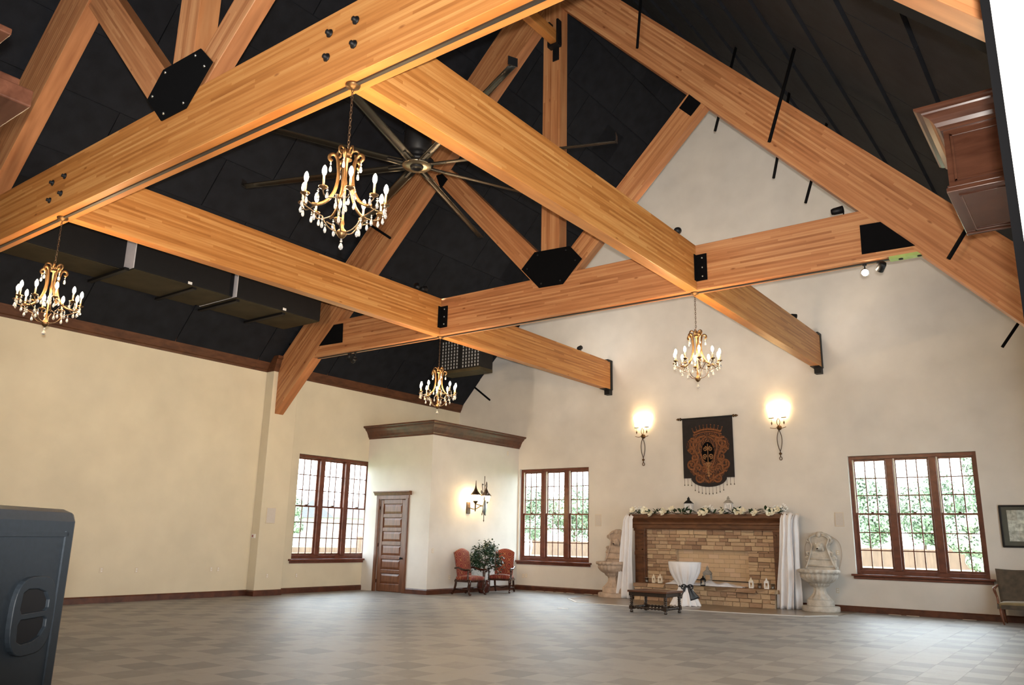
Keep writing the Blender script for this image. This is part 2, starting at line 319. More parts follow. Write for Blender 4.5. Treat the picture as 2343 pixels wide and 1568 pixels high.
def thing(name, label, cat, loc=(0, 0, 0), rz=0., group=None):
    o = bpy.data.objects.new(name, None); COL.objects.link(o); o.location = loc; o.rotation_euler = (0, 0, rz); o.empty_display_size = .1
    return tag(o, label, cat, group)
def tag(o, label, cat, group=None):
    o['label'] = label; o['category'] = cat
    if group: o['group'] = group
    return o
def struct(name, mb, m, **k):
    o = obj(name, mb, m, **k)
    if o.parent is None: o['kind'] = 'structure'
    return o
def dup(root, loc=None, rz=None, label=None, group=None):
    def cp(o, par):
        c = o.copy(); COL.objects.link(c); c.parent = par
        for ch in o.children: cp(ch, c)
        return c
    r = cp(root, None)
    if loc is not None: r.location = loc
    if rz is not None: r.rotation_euler = (0, 0, rz)
    if label: r['label'] = label
    if group: r['group'] = group
    return r
def again(o, parent, loc=None, rz=None, scale=None):
    c = o.copy(); COL.objects.link(c); c.parent = parent
    if loc is not None: c.location = loc
    if rz is not None: c.rotation_euler = rz if isinstance(rz, tuple) else (0, 0, rz)
    if scale is not None: c.scale = scale
    return c
def frame_obj(name, poly, thick, m, parent, origin, xaxis, zaxis, bevel=.006):
    """timber: poly is given in the (xaxis, zaxis) frame at origin; thick is centred on the plane"""
    mb = MB().prism(poly, 'Y', -thick / 2, thick / 2); o = obj(name, mb, m, parent, bevel=bevel)
    xa = Vector(xaxis).normalized(); za = Vector(zaxis).normalized(); ya = za.cross(xa)
    og = Vector(origin) - (wloc(parent) if parent else Vector((0, 0, 0)))
    o.matrix_basis = Matrix(((xa.x, ya.x, za.x, og.x), (xa.y, ya.y, za.y, og.y), (xa.z, ya.z, za.z, og.z), (0, 0, 0, 1)))
    return o
def timber_xz(name, poly, yc, thick, m, parent, p0, p1):
    """timber lying in a plane of constant y; poly in room x,z; grain runs p0 -> p1"""
    d = Vector((p1[0] - p0[0], 0, p1[1] - p0[1])).normalized(); z = Vector((-d.z, 0, d.x)); o = Vector((p0[0], yc, p0[1]))
    return frame_obj(name, [((Vector((x, yc, zz)) - o).dot(d), (Vector((x, yc, zz)) - o).dot(z)) for x, zz in poly], thick, m, parent, o, d, z)
# ================================================================== ROOM SHELL
YN = -3.0
def wall_y(name, y0, y1, x0, x1, top, holes):
    """wall in the X-Z plane with rectangular holes; top(x) gives its height"""
    mb = MB(); xs = sorted({x0, x1, XK if x0 < XK < x1 else x0} | {h[0] for h in holes} | {h[1] for h in holes})
    for a, b in zip(xs, xs[1:]):
        if b - a < 1e-4: continue
        hs = sorted([h for h in holes if h[0] <= a + 1e-4 and h[1] >= b - 1e-4], key=lambda h: h[2]); z = 0.
        for h in hs:
            if h[2] > z: mb.box(a, b, y0, y1, z, h[2])
            z = h[3]
        mb.prism([(a, z), (b, z), (b, top(b)), (a, top(a))], 'Y', y0, y1)
    return struct(name, mb, 'wall', recalc=True)
def wall_x(name, x0, x1, y0, y1, top, holes, m='wall'):
    mb = MB(); ys = sorted({y0, y1} | {h[0] for h in holes} | {h[1] for h in holes})
    for a, b in zip(ys, ys[1:]):
        z = 0.
        for h in sorted([h for h in holes if h[0] <= a + 1e-4 and h[1] >= b - 1e-4], key=lambda h: h[2]):
            if h[2] > z: mb.box(x0, x1, a, b, z, h[2])
            z = h[3]
        mb.box(x0, x1, a, b, z, top)
    return struct(name, mb, m)
WZ0, WZ1 = .93, 3.90
WINR = (-5.44, -2.49); WINL = (-16.05, -13.33); WINS = (14.99, 17.95)
RWIN = [(5.2, 8.2), (10.4, 13.4), (16.4, 19.4)]  # unseen windows of the right wall, added so daylight reaches the room
wall_y('wall_back', YB, YB + .32, XW - .3, XRW + .3, roofz, [(*WINR, WZ0, WZ1), (*WINL, WZ0, WZ1)])
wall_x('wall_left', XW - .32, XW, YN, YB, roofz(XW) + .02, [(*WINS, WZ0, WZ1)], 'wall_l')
wall_x('wall_right', XRW, XRW + .32, YN, YB, roofz(XRW) + .02, [(a, b, WZ0, WZ1) for a, b in RWIN])
FILL_GABLE = [(-10.6, -7.73, 9.6)]     # unseen gable opening behind the camera, added to let fill daylight in
FZ0 = 7.4
wall_y('wall_front', YN - .3, YN, XW - .3, XRW + .3, roofz, [(a, b, FZ0, h) for a, b, h in FILL_GABLE] if FILLWIN else [])
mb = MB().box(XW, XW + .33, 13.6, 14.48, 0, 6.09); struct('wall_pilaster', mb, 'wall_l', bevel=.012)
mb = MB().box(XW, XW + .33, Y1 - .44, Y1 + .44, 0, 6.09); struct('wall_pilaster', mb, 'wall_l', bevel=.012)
# closet in the far left corner, door opening in its front
DX0, DX1, DZ = -18.20, -17.06, 2.72
wall_y('wall_closet_front', YC, YC + .14, XW, XC, lambda x: 4.97, [(DX0, DX1, 0, DZ)])
wall_x('wall_closet_side', XC - .14, XC, YC + .14, YB, 4.97, [])
struct('ceiling_closet', MB().box(XW, XC, YC, YB, 4.97, 5.0), 'wall')
# ceiling: two slopes of black boards
for sgn, nm in ((-1, 'ceiling'), (1, 'ceiling')):
    ext = XK + sgn * 10.1
    mb = MB().prism([(XK, RA + .02), (ext, roofz(ext) + .02), (ext, roofz(ext) + .3), (XK, RA + .3)], 'Y', YN - .3, YB + .32)
    ceil = struct(nm, mb, 'roof')
    L = sqrt(1 + RS * RS); ux = sgn / L; uz = -RS / L
    PW, PL = 1.255, 2.5
    pm = MB().prism([(.012, 0), (PW - .012, 0), (PW - .012, -.075), (.012, -.02)], 'Y', .012, PL - .012)
    first = None
    for j in range(10):
        for i in range(11):
            o = obj('panel', pm, 'roof') if first is None else again(first, ceil)
            first = first or o; o.parent = ceil
            s0 = i * PW; y0 = YN + j * PL + (.0 if i % 2 else PL / 2) - .1
            if y0 + PL > YB: y0 = YB - PL
            xa = Vector((ux, 0, uz)); za = Vector((RS / L * sgn, 0, 1 / L)); ya = za.cross(xa); yo = y0 if sgn > 0 else y0 + (0 if ya.y > 0 else PL)
            og = Vector((XK, yo, RA)) + xa * s0
            o.matrix_basis = Matrix(((xa.x, ya.x, za.x, og.x), (xa.y, ya.y, za.y, og.y), (xa.z, ya.z, za.z, og.z), (0, 0, 0, 1)))
# floor and its carpet tiles (the nearest 300 one by one, the rest joined)
floor = struct('floor', MB().box(XW, XRW, YN, YB, -.3, -.012), 'carpet')
tiles = []
for i in range(int(XW / TILE) - 1, 2):
    for j in range(-7, int(YB / TILE) + 1):
        a, b = max(i * TILE, XW), min((i + 1) * TILE, XRW); c, d = max(j * TILE, YN), min((j + 1) * TILE, YB)
        if b - a < .02 or d - c < .02: continue
        m_ = Vector(((a + b) / 2, (c + d) / 2, 0)) - EYE; f = m_.dot(CF)
        px = (m_.dot(CR) / f * FPX + 1171, 784 - m_.dot(CU) / f * FPX) if f > .3 else (-9e9, 0)
        seen = -60 < px[0] < 2400 and px[1] < 1640
        tiles.append((0 if seen else 1, m_.length, a, b, c, d, i, j))
tiles.sort(); rest = MB(); first = None; G = .0008
for k, (ns, r_, a, b, c, d, i, j) in enumerate(tiles):
    if k < 290 and ns == 0 and b - a > TILE - .01 and d - c > TILE - .01:
        if first is None: first = obj('carpet_tile', MB().box(-TILE / 2 + G, TILE / 2 - G, -TILE / 2 + G, TILE / 2 - G, -.012, 0), 'carpet', floor); o = first
        else: o = again(first, floor)
        o.location = ((a + b) / 2, (c + d) / 2, 0); o.rotation_euler = (0, 0, pi / 2 * ((i + j) % 2))
    else: rest.box(a + G, b - G, c + G, d - G, -.012, 0)
o = obj('carpet_tile', rest, 'carpet', floor); o['kind'] = 'stuff'
# baseboards and cornices
def bb(name, x0, x1, y0, y1, h=.15, t=.028, side='Y'):
    mb = MB()
    if side == 'Y': mb.prism([(y0, 0), (y0 - t, 0), (y0 - t, h - .03), (y0 - t * .55, h - .012), (y0 - t * .4, h), (y0, h)], 'X', x0, x1)
    else: mb.prism([(x0, 0), (x0 + t, 0), (x0 + t, h - .03), (x0 + t * .55, h - .012), (x0 + t * .4, h), (x0, h)], 'Y', y0, y1)
    return struct(name, mb, 'trimwood')
bb('baseboard_back', XC, -12.0, YB, YB); bb('baseboard_back', -7.0, XRW, YB, YB)
for a, b in ((YN, Y1 - .44), (Y1 + .44, 13.6), (14.48, YC)): bb('baseboard_left', XW, 0, a, b, side='X')
bb('baseboard_pilaster', XW + .33, 0, 13.6, 14.48, side='X'); bb('baseboard_pilaster', XW, XW + .358, 13.6, 0)
bb('baseboard_closet', -16.93, XC + .028, YC, YC); bb('baseboard_closet', XC, 0, YC, YB, side='X')
def corn(x, z, h, p):   # cornice profile, outward +
    return [(x, z), (x + .10 * p, z), (x + .12 * p, z + .10 * h), (x + .22 * p, z + .16 * h), (x + .30 * p, z + .34 * h), (x + .46 * p, z + .56 * h), (x + .70 * p, z + .72 * h), (x + .74 * p, z + .80 * h), (x + .90 * p, z + .84 * h), (x + p, z + .90 * h), (x + p, z + h), (x, z + h)]
CP = [(XW, 6.06), (XW + .045, 6.06), (XW + .05, 6.11), (XW + .075, 6.13), (XW + .20, 6.43), (XW + .23, 6.45), (XW + .23, 6.50), (XW, 6.50)]
for a, b in ((YN, Y1 - .44), (Y1 + .44, 13.6), (14.48, YB)): struct('trim_1', MB().prism(CP, 'Y', a, b), 'cornice')
for y in (Y1, 14.04): struct('trim_2', MB().prism([(XW, 6.06), (XW + .36, 6.06), (XW + .38, 6.14), (XW + .46, 6.40), (XW + .5, 6.42), (XW + .5, 6.50), (XW, 6.50)], 'Y', y - .47, y + .47), 'cornice')
# closet cornice: swept round the corner
mb = MB(); P = corn(0, 4.60, .39, .30)
vs = []
for (d, z) in P: vs.append((XW, YC - d, z))
for (d, z) in P: vs.append((XC + d, YC - d, z))
for (d, z) in P: vs.append((XC + d, YB, z))
n = len(P); fs = [(k * n + i, k * n + (i + 1) % n, (k + 1) * n + (i + 1) % n, (k + 1) * n + i) for k in (0, 1) for i in range(n)] + [tuple(range(n)), tuple(range(3 * n - 1, 2 * n - 1, -1))]
mb.add(vs, fs); struct('trim_3', mb, 'trimwood')
# ------------------------------------------------------------------ windows: three double-hung sashes each
def window(name, a, b, plane, axis, sign, detail=True):
    """opening from a to b along the wall; plane: wall face; sign: direction outward"""
    def T(s, d, z): return (s, plane + sign * d, z) if axis == 'X' else (plane + sign * d, s, z)
    def bx(mb, s0, s1, d0, d1, z0, z1):
        p, q = T(s0, d0, z0), T(s1, d1, z1); mb.box(p[0], q[0], p[1], q[1], z0, z1)
    fr = MB(); J = .075; D0, D1 = .10, .24
    bx(fr, a, a + J, D0, D1, WZ0, WZ1); bx(fr, b - J, b, D0, D1, WZ0, WZ1); bx(fr, a + J, b - J, D0, D1, WZ1 - .09, WZ1); bx(fr, a + J, b - J, D0, D1, WZ0, WZ0 + .10)
    w = (b - a - 2 * J - 2 * .17) / 3
    for k in (1, 2): s = a + J + k * w + (k - 1) * .17; bx(fr, s, s + .17, D0 - .02, D1, WZ0 + .1, WZ1 - .09)
    win = struct(name, fr, 'winwood', bevel=.008)
    sl = MB(); bx(sl, a - .10, b + .10, -.11, D1, WZ0 - .05, WZ0 + .0); bx(sl, a - .06, b + .06, -.04, .0, WZ0 - .12, WZ0 - .05); struct('window_sill', sl, 'winwood', parent=win, bevel=.008)
    zm = (WZ0 + .1 + WZ1 - .09) / 2
    for k in range(3):
        s0 = a + J + k * (w + .17); s1 = s0 + w
        for up in (0, 1):
            z0, z1 = (zm - .02, WZ1 - .09) if up else (WZ0 + .10, zm + .02); d0, d1 = (.185, .215) if up else (.145, .175); st = .052
            sm = MB(); bx(sm, s0, s0 + st, d0, d1, z0, z1); bx(sm, s1 - st, s1, d0, d1, z0, z1); bx(sm, s0 + st, s1 - st, d0, d1, z0, z0 + (.055 if not up else .04)); bx(sm, s0 + st, s1 - st, d0, d1, z1 - .045, z1)
            g0, g1, h0, h1 = s0 + st, s1 - st, z0 + .045, z1 - .045; pw = (g1 - g0) / 3; ph = (h1 - h0) / 3
            sash = struct('sash', sm, 'winwood', parent=win)
            mu = MB()
            for q in (1, 2): bx(mu, g0 + q * pw - .013, g0 + q * pw + .013, d0 + .004, d1 - .004, h0, h1); bx(mu, g0, g1, d0 + .005, d1 - .005, h0 + q * ph - .013, h0 + q * ph + .013)
            obj('muntin', mu, 'winwood', sash)
            if up: obj('sash_lock', MB().cbox(T((s0 + s1) / 2, .14, zm + .035), (.07, .07, .03)), 'darkbronze', sash)
            pm = None
            for q in range(3):
                for r in range(3):
                    c = T(g0 + (q + .5) * pw, (d0 + d1) / 2, h0 + (r + .5) * ph)
                    if pm is None:
                        e = MB(); e.box(-pw / 2 if axis == 'X' else -.002, pw / 2 if axis == 'X' else .002, -.002 if axis == 'X' else -pw / 2, .002 if axis == 'X' else pw / 2, -ph / 2, ph / 2)
                        pm = obj('pane', e, 'glass', sash); pm.location = c
                    else: again(pm, sash, c)
        if detail:   # pale balance track beside each upper sash
            tr = MB(); bx(tr, s0 - .004, s0 + .03, .125, .165, zm + .03, WZ1 - .09); obj('jamb_track', tr, 'plate', win)
    return win
window('window_1', *WINL, YB, 'X', 1); window('window_2', *WINR, YB, 'X', 1); window('window_3', *WINS, XW, 'Y', -1)
for k, (a, b) in enumerate(RWIN): window('window_%d' % (4 + k), a, b, XRW, 'Y', 1, False)
for a, b in (WINL, WINR): window_light(((a + b) / 2, YB + .3, (WZ0 + WZ1) / 2), b - a, WZ1 - WZ0, (0, -1, 0), 1)
window_light((XW - .3, sum(WINS) / 2, (WZ0 + WZ1) / 2), WINS[1] - WINS[0], WZ1 - WZ0, (1, 0, 0), 1)
for a, b, h in FILL_GABLE: window_light(((a + b) / 2, YN - .3, (FZ0 + h) / 2), b - a, h - FZ0, (0, 1, 0), 1)
for a, b in RWIN: window_light((XRW + .3, (a + b) / 2, (WZ0 + WZ1) / 2), b - a, WZ1 - WZ0, (-1, 0, 0), 1)
# ------------------------------------------------------------------ closet door
ds = MB(); ds.box(DX0 + .02, DX1 - .02, YC + .04, YC + .065, .01, DZ - .02)
door = struct('door_1', ds, 'doorwood')
st = .15; npan = 6; ph = (DZ - .02 - .22 - .14 - (npan - 1) * .11) / npan; fm = MB()
fm.box(DX0 + .02, DX0 + .02 + st, YC + .01, YC + .042, .01, DZ - .02); fm.box(DX1 - .02 - st, DX1 - .02, YC + .01, YC + .042, .01, DZ - .02)
z = .01; edges = []
for k in range(npan + 1):
    h = .22 if k == 0 else (.14 if k == npan else .11)
    fm.box(DX0 + .02 + st, DX1 - .02 - st, YC + .01, YC + .042, z, z + h); z += h
    if k < npan: edges.append((z, z + ph)); z += ph
obj('door_frame', fm, 'doorwood', door, bevel=.012)
pm = None
for z0, z1 in edges:
    if pm is None:
        w = DX1 - DX0 - .04 - 2 * st; e = MB(); e.add([(-w / 2, .03, -ph / 2), (w / 2, .03, -ph / 2), (w / 2, .03, ph / 2), (-w / 2, .03, ph / 2), (-w / 2 + .07, .004, -ph / 2 + .07), (w / 2 - .07, .004, -ph / 2 + .07), (w / 2 - .07, .004, ph / 2 - .07), (-w / 2 + .07, .004, ph / 2 - .07)], [(0, 1, 5, 4), (1, 2, 6, 5), (2, 3, 7, 6), (3, 0, 4, 7), (4, 5, 6, 7), (0, 3, 2, 1)])
        pm = obj('panel', e, 'doorwood', door); o = pm
    else: o = again(pm, door)
    o.location = ((DX0 + DX1) / 2, YC + .012, (z0 + z1) / 2)
kb = MB().lathe([(0, 0), (.03, .0), (.03, .01), (.012, .015), (.012, .045), (.03, .055), (.036, .075), (.028, .095), (0, .1)], 12, (0, 0, 0), 'Y'); kb.v = [(x, -y, z) for x, y, z in kb.v]
obj('door_knob', kb, 'steel', door, loc=(DX1 - .09, YC + .01, .98))
for z in (.3, 1.35, 2.45): obj('hinge', MB().box(DX0 + .004, DX0 + .03, YC - .006, YC + .02, z - .05, z + .05), 'steel', door)
cs = MB()
for x0, x1 in ((DX0 - .12, DX0 + .02), (DX1 - .02, DX1 + .12)):
    cs.box(x0, x1, YC - .03, YC, 0, DZ + .02); cs.box(x0 + .025, x1 - .025, YC - .042, YC - .03, 0, DZ + .02)
cs.box(DX0 - .12, DX1 + .12, YC - .035, YC, DZ - .01, DZ + .11)
cs.prism([(YC, DZ + .11), (YC - .05, DZ + .11), (YC - .09, DZ + .18), (YC - .12, DZ + .20), (YC - .12, DZ + .23), (YC, DZ + .23)], 'X', DX0 - .20, DX1 + .20)
struct('trim_4', cs, 'doorwood', bevel=.006)
# ================================================================== ROOF TIMBERS
def bolt(parent, x, y, z, r=.05, m='steel'):
    b = MB().lathe([(0, 0), (r, 0), (r, .012), (r * .55, .016), (r * .55, .05), (0, .055)], 8, (0, 0, 0), 'Y'); b.v = [(p, -q, s) for p, q, s in b.v]
    return obj('bolt', b, m, parent, loc=Vector((x, y, z)) - wloc(parent))
def truss(label, yc, rafl, rafr, king, sl, sr, gus, plates, near):
    t = thing('roof_truss', label, 'truss', (XK, yc, ZB)); f = yc - WT / 2
    timber_xz('tie_beam', [(-17.55, ZB), (-1.62, ZB), (-1.95, ZT), (-17.1, ZT)], yc, WT - .006, 'timber' if near else 'timber_red', t, (-17.5, ZB), (-1.6, ZB))
    timber_xz('rafter', rafl, yc, WT + .006, 'timber_red', t, rafl[1], rafl[0]); timber_xz('rafter', rafr, yc, WT + .006, 'timber_red', t, rafr[0], rafr[1])
    timber_xz('king_post', [(king[0], ZT - .02), (king[1], ZT - .02), (king[1], king[2]), (king[0], king[2])], yc, WT + .016, 'timber_red', t, (XK, ZT), (XK, 14))
    timber_xz('strut', sl, yc, WT - .06, 'timber_red', t, sl[0], sl[1]); timber_xz('strut', sr, yc, WT - .06, 'timber_red', t, sr[0], sr[1])
    g = [(at('Y', f - .015, u, v).x, at('Y', f - .015, u, v).z) for u, v in gus]
    gp = obj('gusset_plate', MB().prism(g, 'Y', f - .018, f + .0), 'matte', t, world=True)
    cx = sum(p[0] for p in g) / 6; cz = sum(p[1] for p in g) / 6
    for p in g:
        bp = MB().lathe([(.022, 0), (.022, .012), (.012, .02), (0, .022)], 8, (0, 0, 0), 'Y'); bp.v = [(a, -b, c) for a, b, c in bp.v]
        obj('bolt', bp, 'chrome' if near else 'steel', gp, loc=Vector((cx + (p[0] - cx) * .8, f - .018, cz + (p[1] - cz) * .8)) - Vector((XK, yc, ZB)))
    for pl in plates:
        q = [(at('Y', f - .012, u, v).x, at('Y', f - .012, u, v).z) for u, v in pl]; obj('end_plate', MB().prism(q, 'Y', f - .018, f), 'matte', t, world=True)
    obj('light_track', MB().box(-17.0, -2.0, yc - .022, yc + .022, ZB - .022, ZB + .001), 'track', t, world=True)
    return t
far = truss('far timber roof truss in front of the fireplace wall', Y2,
    [(XK, 14.15), (-18.5, 4.87), (-18.5, 6.37), (XK, 15.65)], [(XK, 14.05), (.17, 3.92), (.17, 5.26), (XK, 15.25)], (-9.515, -9.035, 14.6),
    [(-9.6, 7.0), (-13.1, 10.76), (-12.3, 10.6), (-9.0, 7.2)], [(-8.7, 7.16), (-5.2, 10.52), (-5.6, 10.88), (-9.1, 7.46)],
    [(1223, 577.5), (1303.6, 563), (1331, 592), (1287.5, 650), (1233, 659), (1193, 617)],
    [[(1967, 516), (2014.6, 508), (2093.7, 562), (1972, 582)], [(730, 792), (764, 743.6), (784.6, 740), (783, 783.6)], [(1577, 216), (1603, 236), (1580, 265.5), (1554, 247.6)], [(998, 402), (1012, 398), (1024, 410), (1008, 432)]], False)
near = truss('nearest timber roof truss, its tie beam crossing the upper left of the picture', Y1,
    [(XK, 13.5), (-18.5, 4.29), (-18.5, 6.0), (XK, 15.1)], [(XK, 14.1), (.17, 4.2), (.17, 5.5), (XK, 15.4)], (-9.55, -9.05, 14.4),
    [(-9.6, 6.9), (-13.0, 10.45), (-12.3, 10.5), (-9.2, 7.2)], [(-8.9, 7.1), (-5.5, 10.25), (-5.5, 11.0), (-9.3, 7.35)],
    [(459.7, 111), (485.5, 141), (425, 247), (368, 276.5), (337, 228), (373.6, 160)], [], True)
for u, v in [(815, 47), (755, 77), (810, 102), (748, 132), (149, 403.6), (121, 419), (140, 443), (114, 459)]: q = at('Y', F1, u, v); bolt(near, q.x, F1, q.z)
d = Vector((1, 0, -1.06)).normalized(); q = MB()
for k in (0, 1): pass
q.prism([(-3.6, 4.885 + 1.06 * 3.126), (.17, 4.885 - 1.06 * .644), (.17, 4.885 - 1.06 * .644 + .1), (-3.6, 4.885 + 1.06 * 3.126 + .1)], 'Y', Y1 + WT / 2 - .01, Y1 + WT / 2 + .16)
obj('black_strip', q, 'matte', near, world=True)  # matte black strip along the right rafter's back lower edge
# hanger at the head of the far king post, carrying the ridge beam
q = MB(); q.box(-9.30, -9.25, F2 - .16, F2, 12.88, 13.5); q.box(-9.06, -9.01, F2 - .16, F2, 12.88, 13.5); q.box(-9.30, -9.01, F2 - .16, F2, 12.82, 12.88); q.box(-9.24, -9.07, F2 - .03, F2, 12.5, 12.9); obj('beam_hanger', q, 'steel', far, world=True, bevel=.006)
# green painted track bracket under the right end of the far tie beam
q = MB(); A = at('Z', ZB - .03, 2108, 596); q.box(A.x - .42, A.x + .15, Y2 - .13, Y2 + .02, ZB - .05, ZB + .002)
gb = obj('track_bracket', q, 'green', far, world=True); gb['label'] = 'green painted bracket'
for dx in (-.25, .03): obj('bolt', MB().lathe([(0, -.012), (.035, -.012), (.035, 0)], 8, (0, 0, 0)), 'steel', gb, loc=Vector((A.x + dx, Y2 - .06, ZB - .05)) - wloc(far))
rb = thing('ridge_beam', 'thin timber beam running along the ridge to the head of the far king post', 'beam', (XK, Y1, 12.9))
frame_obj('timber', [(0, 0), (F2 - Y1, 0), (F2 - Y1, .28), (0, .28)], .19, 'timber', rb, (-9.155, Y1, 12.92), (0, 1, 0), (0, 0, 1))
def ceiling_beam(x, label):
    t = thing('ceiling_beam', label, 'beam', (x, Y1, ZB))
    for a, b in ((Y1 + WT / 2 - .002, F2 + .002), (Y2 + WT / 2 - .002, YB - .12)):
        frame_obj('timber', [(0, 0), (b - a, 0), (b - a, ZT - ZB), (0, ZT - ZB)], WB, 'timber', t, (x, a, ZB), (0, 1, 0), (0, 0, 1))
    q = MB(); r = x + WB / 2
    q.box(r, r + .012, F2 - .10, F2, ZB + .17, ZB + .70); q.box(r, r + .22, F2 - .014, F2, ZB + .17, ZB + .70); o = obj('angle_bracket', q, 'matte', t, world=True)
    for z in (.25, .43, .62): obj('bolt', MB().sphere((0, 0, 0), .018, 8, 4), 'chrome', o, loc=Vector((r + .13, F2 - .02, ZB + z)) - wloc(t))
    q = MB(); q.box(x - WB / 2 - .012, r + .012, YB - .42, YB, ZB - .012, ZB + .0); q.box(x - .08, x + .10, YB - .2, YB, ZB - .17, ZB); q.box(x - WB / 2 - .01, r + .012, YB - .30, YB, ZT - .02, ZT + .05); q.box(x - WB / 2 - .01, r + .01, YB - .14, YB, ZB - .01, ZT)
    obj('wall_shoe', q, 'steel', t, world=True)
    return t
ceiling_beam(XL, 'left of the two long timber ceiling beams, running back to the fireplace wall')
ceiling_beam(XR, 'right of the two long timber ceiling beams, running back to the fireplace wall')
# black rods standing out of the roof boards
def rod(u, v, u2, v2, off, label, side):
    sg = side; o = EYE; d = CF + CR * ((u - 1171.5) / FPX) - CU * ((v - 784) / FPX); nn = Vector((sg * RS, 0, 1)); c = RA + sg * RS * XK - off * sqrt(1 + RS * RS)
    tip = o + d * ((c - nn.dot(o)) / nn.dot(d)); b2 = at('Y', tip.y, u2, v2); dr = (b2 - tip).normalized()
    c0 = RA + sg * RS * XK; L = (c0 - nn.dot(tip)) / nn.dot(dr)
    r = MB().tube([tip, tip + dr * (L + .05)], .034, 4); tag(obj('ceiling_rod', r, 'matte'), label, 'rod')
rod(1458, 110, 1466, 0, 1.42, 'black rod hanging in front of the far right rafter near its top', 1)
rod(1760, 325, 1812, 132, 1.64, 'long black rod hanging across the middle of the far right rafter', 1)
rod(2170, 593, 2205, 535, 1.66, 'black rod below the carved wooden box, crossing the rafter', 1)
rod(1770, 408, 1777, 370, 1.75, 'black rod tip against the gable wall, upper of the pair under the right rafter', 1)
rod(1843, 465, 1855, 420, 1.75, 'black rod tip against the gable wall, lower of the pair under the right rafter', 1)
rod(2293, 795, 2330, 740, 1.6, 'black rod tip at the far right below the rafter against the cream wall', 1)
rod(1636, 300, 1641, 280, 1.75, 'short black rod tip beside the black plate atop the right strut', 1)
rod(1121, 916, 1090, 890, .92, 'black rod standing out of the roof at the far left gable corner', -1)
rod(705, 825, 660, 785, 1.06, 'black rod crossing the foot of the far left rafter', -1)
rod(893, 545, 864, 526, 1.3, 'black rod crossing the far left rafter just below the hanging crystals', -1)
rod(85, 210, 45, 185, 1.12, 'black rod crossing the near left rafter', -1)
def spline(pts, k=5):
    pts = [Vector(p) for p in pts]; out = []
    for i in range(len(pts) - 1):
        p0, p1, p2, p3 = pts[max(i - 1, 0)], pts[i], pts[i + 1], pts[min(i + 2, len(pts) - 1)]
        for j in range(k):
            t = j / k; out.append(.5 * ((2 * p1) + (-p0 + p2) * t + (2 * p0 - 5 * p1 + 4 * p2 - p3) * t * t + (-p0 + 3 * p1 - 3 * p2 + p3) * t ** 3))
    return out + [pts[-1]]
def pol(r, z, a): return (r * cos(a), r * sin(a), z)
# ================================================================== CEILING FAN
fan = thing('ceiling_fan', 'large dark ceiling fan with eight long metal blades under the ridge', 'ceiling fan', (XK, 9.33, 7.99))
obj('motor_drum', MB().lathe([(0, .85), (.20, .85), (.245, .82), (.245, .28), (.20, .24), (.15, .22), (.15, .10), (0, .10)], 24), 'steel', fan)
obj('down_rod', MB().lathe([(.045, .84), (.045, 4.9), (.16, 4.92), (.16, 4.98), (0, 4.98)], 12), 'steel', fan)
obj('hub_ring', MB().lathe([(0, .11), (.30, .11), (.30, .05), (.27, .03), (0, .03)], 28), 'steel', fan)
obj('hub_plate', MB().lathe([(.11, .0), (.25, .0), (.262, .012), (.262, .03), (.0, .03)], 32), 'brass', fan)
obj('hub_cup', MB().lathe([(0, -.01), (.075, -.01), (.085, -.035), (.11, -.035), (.12, .0), (.11, .02), (0, .02)], 24), 'steel', fan)
bl = MB()
def blade(u, v):
    x = .24 + u * 3.3; w = .085 - .02 * u; y = (v - .5) * 2 * w; return (x, y, .045 + .22 * y - .25 * (y / w) ** 2 * .06)
bl.grid(blade, 10, 6, .012); tip = MB().cbox((3.56, 0, .09), (.012, .15, .13))
st = MB().box(.20, .55, -.022, .022, .02, .045)
b0 = None
for k in range(8):
    a = radians(20 + 45 * k)
    if b0 is None: b0 = obj('blade', bl, 'blade', fan); t0 = obj('winglet', tip, 'steel', b0); s0 = obj('blade_bracket', st, 'steel', b0); o = b0
    else: o = again(b0, fan); again(t0, o); again(s0, o)
    o.rotation_euler = (0, 0, a)
# ================================================================== AIR DUCTS UNDER THE LEFT SLOPE
def ductseg(xr, y0, y1, zb):
    xl = -17.75; return MB().prism([(xl, zb), (xr, zb), (xr, min(roofz(xr) - .1, zb + 1.5)), (xl, zb + .08)], 'Y', y0, y1)
dt = thing('air_duct', 'black air handling duct run along the left roof slope', 'duct', (-16.9, 4.2, 7.12))
for xr, y0, y1, zb in ((-16.62, 2.5, 8.09, 7.13), (-16.22, 8.11, 10.45, 7.08), (-16.36, 10.45, 10.64, 7.12), (-16.22, 10.66, 13.2, 7.09)):
    obj('duct_section', ductseg(xr, y0, y1, zb), 'duct', dt, world=True, bevel=.01)
    obj('lit_duct_underside', MB().box(-17.7, xr - .02, y0 + .01, y1 - .01, zb - .015, zb - .003), 'ductbase', dt, world=True)
for xr, y, zb in ((-16.225, 8.09, 7.09), (-16.225, 10.64, 7.10)):
    o = obj('end_board', ductseg(xr, y, y + .022, zb), 'pad', dt, world=True); o['label'] = 'pale insulation board'
for y in (5.6, 8.0, 9.6, 10.75, 12.1):
    obj('strap', MB().box(-17.9, -16.3, y - .05, y + .05, 7.02, 7.08), 'steel', dt, world=True)
for u, v in ((435, 648), (651, 708)):
    q = at('X', -16.215, u, v); obj('sticker', MB().box(-16.218, -16.21, q.y - .05, q.y + .05, q.z - .03, q.z + .03), 'whitepaint', dt, world=True)
g1 = at('Y', 17.4, 1097, 838); ah = thing('air_handler', 'black air handler with a slatted grille in the far left roof corner', 'air handler', (g1.x, g1.y, g1.z))
gy = g1.y; xl = at('Y', gy, 1008, 838).x; zl = at('Y', gy, 1050, 846).z; zh = zl + 1.15
obj('casing', MB().prism([(xl, zl), (g1.x + .05, zl), (g1.x + .05, zh), (xl, zh)], 'Y', gy, gy + .55), 'duct', ah, world=True, bevel=.01)
